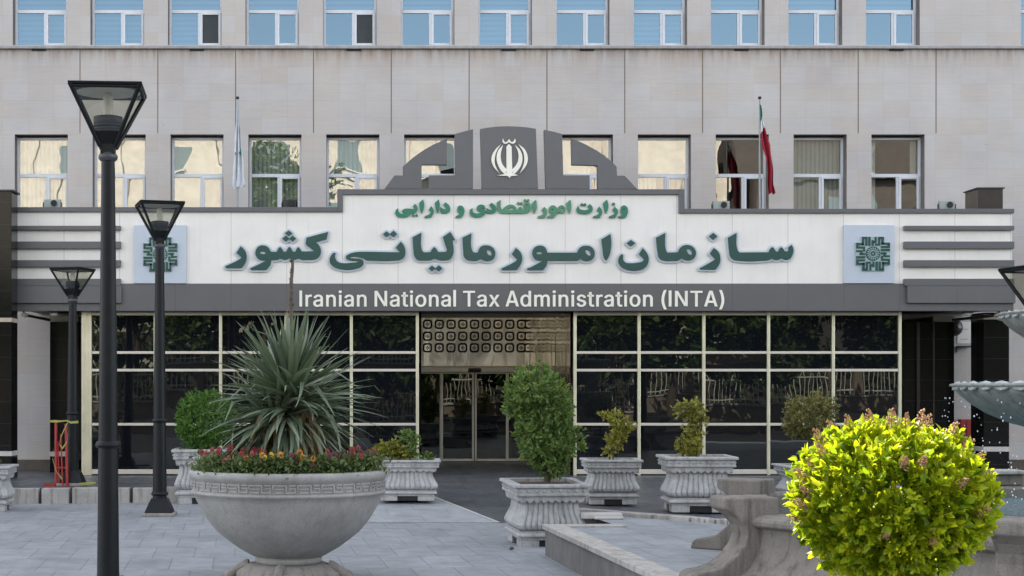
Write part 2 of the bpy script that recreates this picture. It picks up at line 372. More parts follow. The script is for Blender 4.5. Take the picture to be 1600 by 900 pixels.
# broken edging stones of the terrace
b = MB(); p0, p1 = Vector((2.69, 19.54, 0)), Vector((4.75, 17.14, 0)); L = (p1 - p0).length; t = 0
dn = (p1 - p0).normalized(); pn = Vector((-dn.y, dn.x, 0))
if pn.y > 0: pn = -pn
while t < L - .05:
    w = random.uniform(.14, .36); q0 = p0 + dn * t; q1 = p0 + dn * min(t + w - .015, L); k = random.uniform(-.01, .025)
    zz = .384 + random.uniform(-.006, .004)
    b.slab([(*(q0 + pn * (.09 + k)).xy, zz), (*(q1 + pn * (.09 + k)).xy, zz), (*(q1 - pn * .05).xy, zz), (*(q0 - pn * .05).xy, zz)], .12); t += w
struct(b.build('edging', M['kerb'], bevel=.012))
# raised slab between planter and fountain
b = MB(); C0 = (2.117, 17.4, .33)
b.add([C0, (2.42, 13.2, .33), (2.9, 5.6, .33), (16, 5.6, .33), (16, 17.2, .33), (4.62, 17.2, .33), (2.76, 19.38, .33), (2.95, 17.48, .33)], [tuple(range(8))])
struct(b.build('raised_slab', M['plaza']))
b = MB()
b.slab([C0[:2] + (.326,), (2.42, 13.2, .326), (2.9, 5.6, .326), (3.3, 5.6, .326), (2.9, 13.2, .326), (2.7, 17.44, .326)], .36)
o = struct(b.build('slab_facing', M['slab_side']))
b = MB()
e0, e1 = Vector((2.117, 17.4, 0)), Vector((2.42, 13.2, 0)); dd = (e1 - e0).normalized(); pp = Vector((-dd.y, dd.x, 0)); pp = pp if pp.x < 0 else -pp
pts = [e0 + pp * .03 - dd * .03, e1 + dd * 3 + pp * .03, e1 + dd * 3 - pp * .22, e0 - pp * .22 - dd * .03]
b.slab([(q.x, q.y, .352) for q in pts], .05)
pts = [Vector((2.34, 17.44, 0)), Vector((2.36, 17.20, 0)), Vector((3.02, 17.26, 0)), Vector((3.0, 17.5, 0))]
b.slab([(q.x, q.y, .352) for q in pts], .05)
struct(b.build('slab_coping', M['kerb'], bevel=.006))
b = MB(); q = ground(912, 806, .36); b.box(q.x - .05, q.x + .45, q.y - .12, q.y + .1, .33, .40); b.box(q.x + .1, q.x + .45, q.y - .2, q.y - .12, .33, .365)
tag(b.build('loose_slab', M['white_stone'], bevel=.012), 'pale stone slab lying flat on the terrace behind the square planters', 'stone slab')
b = MB(); q = ground(799, 859, 0); b.lathe([(.006, 0), (.024, .01), (.028, .022), (.018, .036), (.004, .042)], 9, (q.x, q.y, 0), lambda a, k: 1 + .2 * math.sin(3 * a + k))
tag(b.build('pebble', M['brown_stone']), 'small brown stone lying on the plaza beside the square planter', 'pebble')

# ------------------------------------------------------------------ office building
YW = 31.1; SW = FPX / YW
bld = thing('office_building', (0, YW, 0), 'pale travertine office block with two rows of white framed windows', 'building')
lower = [(23 + 121.7 * i, 106 + 121.7 * i) for i in range(12)]
upper = [(20 + 121.2 * i, 104 + 121.2 * i) for i in list(range(12)) + [13]]
REV = .30
def wall_mesh():
    b = MB()
    zr = [(Z(337, YW), Z(210, YW), lower), (Z(70.5, YW), Z(-78, YW), upper)]
    zs = [0, zr[0][0], zr[0][1], Z(77, YW), zr[1][0], zr[1][1], 25.6]
    def quad(x0, x1, z0, z1): b.add([(x0, 0, z0), (x1, 0, z0), (x1, 0, z1), (x0, 0, z1)], [(0, 1, 2, 3)])
    px = X(655, 29.3); qx = X(889, 29.3) + .05
    # ground floor with the entrance recess left open
    quad(-40, px, 0, 3.5); quad(qx, 40, 0, 3.5); quad(-40, 40, 3.5, zs[1])
    for z0, z1 in ((zs[2], zs[4]), (zs[5], zs[6])): quad(-40, 40, z0, z1)
    for z0, z1, row in zr:
        x = -40
        for l, r in row:
            xl, xr = X(l, YW), X(r, YW); quad(x, xl, z0, z1); x = xr
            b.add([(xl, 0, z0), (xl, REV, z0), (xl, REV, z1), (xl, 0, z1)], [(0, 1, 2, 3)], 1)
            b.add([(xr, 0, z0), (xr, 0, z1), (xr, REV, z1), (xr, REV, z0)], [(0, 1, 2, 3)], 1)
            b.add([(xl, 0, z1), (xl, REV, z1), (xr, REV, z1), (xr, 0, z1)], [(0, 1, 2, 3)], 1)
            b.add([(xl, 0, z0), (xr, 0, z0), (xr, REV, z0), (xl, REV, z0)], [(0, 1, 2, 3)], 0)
        quad(x, 40, z0, z1)
    b.add([(-40, 0, 25.6), (40, 0, 25.6), (40, 14, 25.6), (-40, 14, 25.6)], [(0, 1, 2, 3)])
    b.add([(-40, 0, 0), (-40, 14, 0), (-40, 14, 25.6), (-40, 0, 25.6)], [(0, 1, 2, 3)]); b.add([(40, 0, 0), (40, 14, 0), (40, 14, 25.6), (40, 0, 25.6)], [(0, 1, 2, 3)])
    b.add([(-40, 14, 0), (40, 14, 0), (40, 14, 25.6), (-40, 14, 25.6)], [(0, 1, 2, 3)])
    for k in range(13):                                     # open vertical joints between the bays
        x = X(125 + 121.6 * k, YW)
        if k < 12: b.box(x - .009, x + .009, -.002, .02, Z(208, YW), Z(77, YW), 2)
    return b
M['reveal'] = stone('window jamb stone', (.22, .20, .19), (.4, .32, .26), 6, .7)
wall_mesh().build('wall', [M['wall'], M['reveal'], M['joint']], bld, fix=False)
b = MB(); b.box(-40, 40, -.075, 0, Z(77, YW), Z(72.5, YW)); b.build('string_course', M['ledge'], bld, bevel=.01)
b = MB(); b.box(-40, X(655, 29.3) - .01, -.02, 0, .0, Z(718, YW)); b.box(X(889, 29.3) + .06, 40, -.02, 0, .0, Z(718, YW)); b.build('plinth', M['brown_stone'], bld)
b = MB(); b.box(-39, 39, 2.6, 2.7, 4.4, 25); b.box(-39, 39, .4, 2.6, 4.4, 4.5); b.build('room_back', M['room'], bld)
for i in (0, 2, 4, 6, 7, 9, 11):
    x = X([61, 0, 308, 0, 553, 0, 795, 917, 0, 1158, 0, 1400][i], YW); b = MB(); b.box(x - .145, x + .145, -.03, .01, Z(79.5, YW), Z(75.5, YW)); b.build('drain_slot', M['dark_fill'], bld)

def blindmat(name, c1, c2, period, axis, bias=.5, soft=True, rough=.8):
    m, nt, p, o = newmat(name); v = coords(nt); q = xyz(nt, v)
    w = N(nt, 'ShaderNodeMath', operation='MULTIPLY'); nt.links.new(q[axis], w.inputs[0]); w.inputs[1].default_value = 1 / period
    f = N(nt, 'ShaderNodeMath', operation='PINGPONG'); nt.links.new(w.outputs[0], f.inputs[0]); f.inputs[1].default_value = .5
    nt.links.new(ramp(nt, f.outputs[0], [(bias * .5 - .08, c1), (bias * .5 + .08, c2)]), p.inputs['Base Color']); p.inputs['Roughness'].default_value = rough; return m
M['zebra'] = blindmat('striped roller blind', (.36, .42, .46), (.14, .19, .23), .105, 2)
M['vblind'] = blindmat('vertical slat blind', (.20, .215, .195), (.34, .35, .31), .09, 0, .4)
M['screen'] = simple('insect screen', (.045, .052, .056), .8)
M['curtain'] = simple('pale curtain', (.40, .38, .32), .9, 0, .1, 3)
def window(l, r, zb, zt, ztr, kind, screen=False, drop=1.0, tilt=0):
    """white frame with a fixed top light, a fixed left pane and an opening right sash"""
    x0, x1 = X(l, YW), X(r, YW); w = x1 - x0; zt2 = zt - .03; f = .05
    o = bpy.data.objects.new('window', None); COL.objects.link(o); o.parent = bld; o.location = ((x0 + x1) / 2, REV - .085, zb)
    h = zt2 - zb; tr = ztr - zb; xm = -w / 2 + w * .57
    b = MB(); hw = w / 2
    b.box(-hw, -hw + f, 0, .07, 0, h); b.box(hw - f, hw, 0, .07, 0, h); b.box(-hw + f, hw - f, 0, .07, h - f, h); b.box(-hw + f, hw - f, 0, .07, 0, f)
    b.box(-hw + f, hw - f, .002, .068, tr - .035, tr + .035); b.box(xm - .035, xm + .03, .004, .066, f, tr - .035)
    fr = b.build('frame', M['pvc'], o, bevel=.006)
    s = .048; y0 = -.022; b = MB()
    xa, xb, za, zc = xm + .012, hw - f + .014, f - .014, tr - .022
    b.box(xa, xa + s, y0, .03, za, zc); b.box(xb - s, xb, y0, .03, za, zc); b.box(xa + s, xb - s, y0, .03, za, za + s); b.box(xa + s, xb - s, y0, .03, zc - s, zc)
    b.build('sash', M['pvc'], o, bevel=.006)
    g = M['glass_hi'] if kind == 'hi' else M['glass_lo']
    tl = random.uniform(-.012, .012)
    for (a0, a1, c0, c1, yy, sc) in ((-hw + f, hw - f, tr + .035, h - f, .03, False), (-hw + f, xm - .035, f, tr - .035, .03, False), (xa + s, xb - s, za + s, zc - s, .004, screen)):
        b = MB(); cx, cz = (a0 + a1) / 2, (c0 + c1) / 2
        b.add([(a0 - cx, -tl * .2, c0 - cz), (a1 - cx, tl * .2, c0 - cz), (a1 - cx, tl * .2, c1 - cz), (a0 - cx, -tl * .2, c1 - cz)], [(0, 1, 2, 3)])
        b.build('pane', M['screen'] if sc else g, o, (cx, yy, cz), fix=False)
    return o, w, h, tr
def blind(o, w, z0, z1, mat, x0=-1, x1=1):
    b = MB(); b.box(x0 * w / 2 * .97, x1 * w / 2 * .97, .14, .15, z0, z1); b.build('blind', mat, o)
for i, (l, r) in enumerate(upper):
    zb, zt, ztr = Z(70.5, YW), Z(-78, YW), Z(14, YW)
    o, w, h, tr = window(l, r, zb, zt, ztr, 'hi', i in (2, 4))
    blind(o, w, 0 if i in (0, 1, 2, 6, 8) else tr - .0, h, M['zebra'])
    if i in (2, 4, 0, 7): pass
for i, (l, r) in enumerate(lower):
    zb, zt, ztr = Z(337, YW), Z(210, YW), Z(272, YW)
    o, w, h, tr = window(l, r, zb, zt, ztr, 'lo')
    if i in (0, 3, 4, 10): blind(o, w, 0, h, M['vblind'])
    elif i in (1, 2): blind(o, w, 0, h, M['curtain'])
    elif i in (5, 7): blind(o, w, 0, h, M['curtain'], -1, .2)
    elif i in (8,): blind(o, w, tr, h, M['curtain']); blind(o, w, 0, tr, M['vblind'], -1, -.2)
    elif i == 11: blind(o, w, 0, h, M['curtain'], -1, -.66); blind(o, w, tr, h, M['curtain'], .7, 1)

# ------------------------------------------------------------------ entrance canopy with its signs
YF = 28.9; SF = FPX / YF
def fx(px): return X(px, YF)
def fz(py): return Z(py, YF)
can = thing('entrance_canopy', (0, YF, 0), 'wide white and grey entrance canopy with green Persian sign lettering', 'canopy')
b = MB()
out = [(22, 443), (1581, 443), (1581, 331), (1061, 331), (1061, 302), (536, 302), (536, 331), (22, 331)]
b.prism([(fx(x), fz(y)) for x, y in out], 0, .25)
b.build('fascia', M['white_panel'], can)
b = MB(); b.box(fx(23), fx(1580), .25, YW - YF - .005, fz(486) + .06, fz(340)); b.build('roof', M['soffit'], can)
b = MB()
t0, t1 = .331, .331
b.box(fx(19), fx(529), -.05, .3, fz(331.5), fz(324)); b.box(fx(1069), fx(1583.5), -.05, .3, fz(333.5), fz(326.5))
b.box(fx(527), fx(536), -.05, .3, fz(331.5), fz(296)); b.box(fx(1060), fx(1069), -.05, .3, fz(333.5), fz(296)); b.box(fx(536), fx(1060), -.05, .3, fz(304.5), fz(296))
b.build('coping', M['grey_trim'], can, bevel=.008)
b = MB(); b.box(fx(25), fx(1583), -.03, .24, fz(486), fz(443.2)); b.build('grey_band', M['grey_panel'], can, bevel=.006)
for a, c in ((25, 191), (1415, 1583.5)):
    b = MB(); b.box(fx(a), fx(c), -.10, -.03, fz(474), fz(447.5)); b.build('band_ledge', M['grey_panel'], can, bevel=.006)
    for y0, y1 in ((353.5, 360), (378, 389), (407, 417.5), (436, 447.2)):
        b = MB(); k = 3 if a < 100 else 0; b.box(fx(a - k if a < 100 else a - 4), fx(c - 1.5), -.09, 0, fz(y1), fz(y0)); b.build('stripe', M['grey_trim'], can, bevel=.005)
b = MB(); b.box(fx(24), fx(1582), -.028, .25, fz(486) + .001, fz(486) + .05); b.build('soffit', M['soffit'], can)

# --- lettering: outlines drawn as splines, corners marked with c
def spl(text):
    """'x,y x,yc ...' -> [(x, y, corner)]"""
    r = []
    for t in text.split():
        c = t.endswith('c'); a = t.rstrip('c').split(','); r.append((float(a[0]), float(a[1]), c))
    return r
def outline_mesh(loops, offset=0.0, extrude=.02, bevel=0.0, res=5):
    cu = bpy.data.curves.new('outline', 'CURVE'); cu.dimensions = '2D'; cu.fill_mode = 'BOTH'; cu.resolution_u = res
    cu.offset = offset; cu.extrude = extrude; cu.bevel_depth = bevel; cu.bevel_resolution = 1
    for lp in loops:
        s = cu.splines.new('BEZIER'); s.bezier_points.add(len(lp) - 1); s.use_cyclic_u = True
        for bp, p in zip(s.bezier_points, lp):
            if len(p) == 6:
                bp.handle_left_type = bp.handle_right_type = 'FREE'
                bp.handle_left = (p[0], p[1], 0); bp.co = (p[2], p[3], 0); bp.handle_right = (p[4], p[5], 0)
            else:
                bp.co = (p[0], p[1], 0); bp.handle_left_type = bp.handle_right_type = 'VECTOR' if p[2] else 'AUTO'
    o = bpy.data.objects.new('outline', cu); COL.objects.link(o)
    dg = bpy.context.evaluated_depsgraph_get(); me = bpy.data.meshes.new_from_object(o.evaluated_get(dg))
    bpy.data.objects.remove(o); bpy.data.curves.remove(cu); return me
def sign(shapes, ox, oy, sc, y, parent, name, mat, offset=0, ext=.02, bev=0, jit=0, grow=0):
    """shapes: list of [outer, hole, hole...]; zoom coordinates -> the fascia plane; every shape its own fill, all one mesh"""
    b = MB()
    for k, loops in enumerate(shapes):
        wl_ = [[((p[0] / sc + ox - CX) / SF, -(p[1] / sc + oy - CY) / SF + EYE, p[2]) for p in lp] for lp in loops]
        me = outline_mesh(wl_, offset, ext, bev); dy = jit * k
        if grow:                                            # widen the shape evenly: copies pushed out all round
            for q in range(14):
                a = 2 * math.pi * q / 14; gx_, gz_ = grow * math.cos(a), grow * math.sin(a)
                b.mesh(me, fn=lambda v: Vector((v.x + gx_, y - v.z - dy - .0003 * q, v.y + gz_)))
        b.mesh(me, fn=lambda v: Vector((v.x, y - v.z - dy, v.y))); bpy.data.meshes.remove(me)
    return b.build(name, mat, parent)
def dia(cx, cy, w, h): return [spl(f'{cx},{cy-h}c {cx+w},{cy}c {cx},{cy+h}c {cx-w},{cy}c')]
HEAD = [
 (350, [[spl('250,330c 312,395 337,480 318,575 262,652c 40,652c 22,632 60,608c 235,520 262,497c 185,428c')],
        [spl('580,318 652,345 692,412c 775,415c 798,372 828,344 856,372 880,412c 918,412c 938,367 965,342 992,367 1015,410c 1050,410c 1070,367 1095,345 1122,372 1147,408c 1330,403c 1200,300c 1215,205c 1532,120c 1510,230c 1352,270c 1402,322 1427,400 1410,470 1360,515 1290,530 1140,530c 1095,500c 1060,526 1025,528 1000,524 962,503c 920,528 870,526 825,500c 795,528 750,531 697,535c 690,592 660,640 625,680c 400,680c 388,660 420,640c 632,540c 530,530 482,490 464,430 490,355 530,325'), spl('528,425 560,406 600,412 617,430 600,443 560,443')],
        dia(953, 140, 56, 43), dia(911, 219, 54, 45), dia(1012, 219, 52, 45)]),
 (505, [[spl('1140,262c 1190,330 1208,410 1195,480 1150,525 1060,540 640,540c 585,508 520,490 440,480 403,484c 403,507c 480,510 550,520 587,545 596,582 570,625 500,655 400,675 290,672 180,645 110,590 95,530 115,470 150,425c 187,430c 175,480 190,530 230,565 300,580 400,575 500,565 540,550c 500,545 400,540 345,515 335,480 370,450 440,425 540,412 640,412 1130,420c 1065,350c')],
        dia(931, 155, 53, 46), dia(1033, 150, 53, 50)]),
 (630, [[spl('264,130c 272,385 300,420c 398,418c 425,370 455,345 485,372 512,415c 622,413c 640,385c 580,195c 690,120c 762,240c 724,238c 738,400 725,470 680,525 620,538 530,535 462,508c 400,535 300,538 210,530 165,480 150,400 135,200c')],
        dia(421, 657, 51, 45), dia(523, 655, 53, 47),
        [spl('1000,140c 1005,380 1030,422c 1090,425c 1112,372 1150,330 1215,318 1290,335 1340,390 1350,460 1320,520 1250,548 1180,540 1138,510c 1090,540 1010,545 930,525 890,480 880,400 868,205c'), spl('1225,390 1260,385 1295,430 1290,465 1255,460 1228,425')]]),
 (770, [[spl('335,355c 397,412 426,490 412,582 350,680c 138,682c 122,662 150,645c 330,550 355,525c 275,445c')],
        [spl('690,320 760,345 798,425c 1230,425c 1255,375 1300,335 1360,322 1430,335 1480,385 1492,450 1465,515 1400,548 1330,545 1285,512c 1240,545c 800,545c 785,612 735,682c 512,682c 498,662 540,645c 728,545c 640,535 592,490 575,430 600,360 640,330'), spl('638,430 670,412 710,420 718,438 690,445 650,445'), spl('1355,385 1395,385 1430,430 1425,468 1390,460 1360,425')]]),
 (930, [[spl('215,150c 228,250 222,380 200,470 155,545c 122,500 100,350 82,230c')],
        [spl('690,358c 750,430 777,500 768,580 720,650 630,685 530,688 430,665 355,610 332,540 350,480 375,448c 405,460c 403,522 430,565 510,580 610,572 690,550 712,522c 632,445c')],
        dia(518, 286, 64, 49),
        [spl('1020,135c 1030,385 1052,424c 1205,420c 1230,370 1280,325 1345,312 1410,330 1460,385 1470,450 1440,510 1380,538 1310,532 1262,502c 1210,540 1120,545 1000,540 930,500 910,420 885,205c'), spl('1340,375 1375,372 1410,415 1405,455 1370,448 1345,415')]]),
 (1080, [[spl('320,355c 387,412 416,490 404,592 350,672c 128,672c 116,655 150,635c 320,536 342,515c 265,440c')], dia(313, 186, 62, 52),
         [spl('655,135c 668,385 697,422c 1125,420c 1150,370 1180,345 1207,370 1235,410c 1265,412c 1285,367 1310,345 1340,370 1365,405c 1400,408c 1422,388c 1410,350c 1465,310c 1490,380 1470,470 1430,520 1370,528 1318,502c 1270,530 1220,528 1178,504c 1140,530 1060,540 680,540 600,520 560,470 548,400 528,205c')]])]
for ox, shp in HEAD:
    # one raised green letter group with a light rim behind it
    sc = 9.412
    ob = sign(shp, ox, 350, sc, -.055, can, 'lettering', M['letter_green'], 0, .012, 0, .0004)
    edge = [[lp[0]] for lp in shp]
    e = sign(edge, ox, 350, sc, -.018, ob, 'light_rim', M['letter_light'], 0, .017, 0, .0004, .037)
def ring(x, y, r): return [spl(f'{x},{y-r} {x+r},{y} {x},{y+r} {x-r},{y}')]
MIN1 = [[spl('322,118c 352,160 350,205 325,232 275,238c 255,262 210,285 140,290 85,272 66,235 75,200 98,178c 105,215 130,245 180,248 225,240c 175,232 155,212 175,190 230,180 300,185 318,175c 298,150c')],
        ring(302, 268, 14), ring(345, 268, 14),
        [spl('428,62c 440,110 435,180 412,238c 395,200 380,105c')],
        [spl('535,150c 562,190 565,230 535,290c 450,295c 455,280c 520,248 535,225c 508,195c')],
        [spl('632,62c 645,110 640,180 622,235c 605,200 585,105c')],
        [spl('722,98c 770,140 782,185 765,225 715,237 665,225 662,165c 690,185 725,188 738,178c 698,128c')],
        [spl('920,140 955,160 970,200 965,245 930,295c 855,295c 862,280c 930,245c 895,230 880,195 890,155'), spl('918,176 930,188 918,200 906,188')],
        [spl('1190,128 1235,145 1245,172c 1210,168 1188,180c 1235,195 1250,225 1225,265 1165,290 1100,288 1055,262 1043,220 1055,190 1078,178c 1078,215 1110,243 1170,240 1205,222c 1150,205 1135,175 1150,145')],
        [spl('1330,105c 1375,145 1388,190 1370,230 1315,240 1268,230 1265,175c 1295,192 1330,195 1342,185c 1303,130c')]]
MIN2 = [[spl('-67,65c -58,170 -40,187c -10,152 40,125 95,130 128,158 130,188c 150,190c 164,160 180,150 196,163 208,190c 240,190c 222,150 225,120 250,95 282,95 305,130 312,175 290,212 240,226 100,228 -20,228 -70,222 -95,190 -110,95c'), spl('28,182 60,157 95,162 100,180 70,190'), spl('262,115 276,128 262,141 248,128')],
        ring(157, 105, 15), ring(195, 105, 15), ring(240, 68, 15), ring(279, 68, 15),
        [spl('375,62c 385,110 380,180 358,230c 340,195 328,105c')],
        [spl('480,150c 508,190 508,235 485,285c 400,283c 405,268c 465,242 480,220c 450,190c')],
        [spl('585,132 625,150 640,180c 655,158 690,130 725,145 742,185 725,225 690,228 655,212c 640,230 620,255 595,285c 520,283c 525,268c 595,235c 555,225 540,190 555,145'), spl('580,170 592,182 580,194 568,182'), spl('705,164 720,180 705,196 690,180')],
        [spl('805,62c 815,120 812,180 797,230c 780,195 757,105c')],
        [spl('1050,115c 1078,150 1083,185 1070,210 1030,230 950,232 895,215 885,180 905,140c 915,170 950,187 1020,187 1045,172c 1025,145c')], ring(950, 120, 15), ring(987, 120, 15),
        [spl('1165,148c 1198,190 1198,235 1172,283c 1092,283c 1097,266c 1155,242 1172,220c 1140,190c')],
        [spl('1262,62c 1278,120 1272,180 1252,228c 1238,195 1215,105c')],
        [spl('1360,150c 1395,190 1392,235 1365,283c 1290,283c 1295,266c 1350,242 1365,220c 1335,185c')], ring(1345, 113, 17),
        [spl('1475,132 1512,155 1522,200 1510,250 1485,285c 1408,283c 1412,268c 1480,240c 1445,225 1435,190 1445,150'), spl('1472,168 1486,182 1472,196 1458,182')]]
M['ministry_green2'] = simple('lighter green lettering', (.055, .21, .115), .35, 0, .1, 3)
sign(MIN1, 610, 305, 8.421, -.02, can, 'lettering', M['ministry_green'], .004, .018, 0, .0004)
sign(MIN2[:8] + [MIN2[8]], 790, 305, 8.0, -.02, can, 'lettering', M['ministry_green2'], .004, .018, 0, .0004)
sign(MIN2[9:], 790, 305, 8.0, -.02, can, 'lettering', M['ministry_green'], .004, .018, 0, .0004)
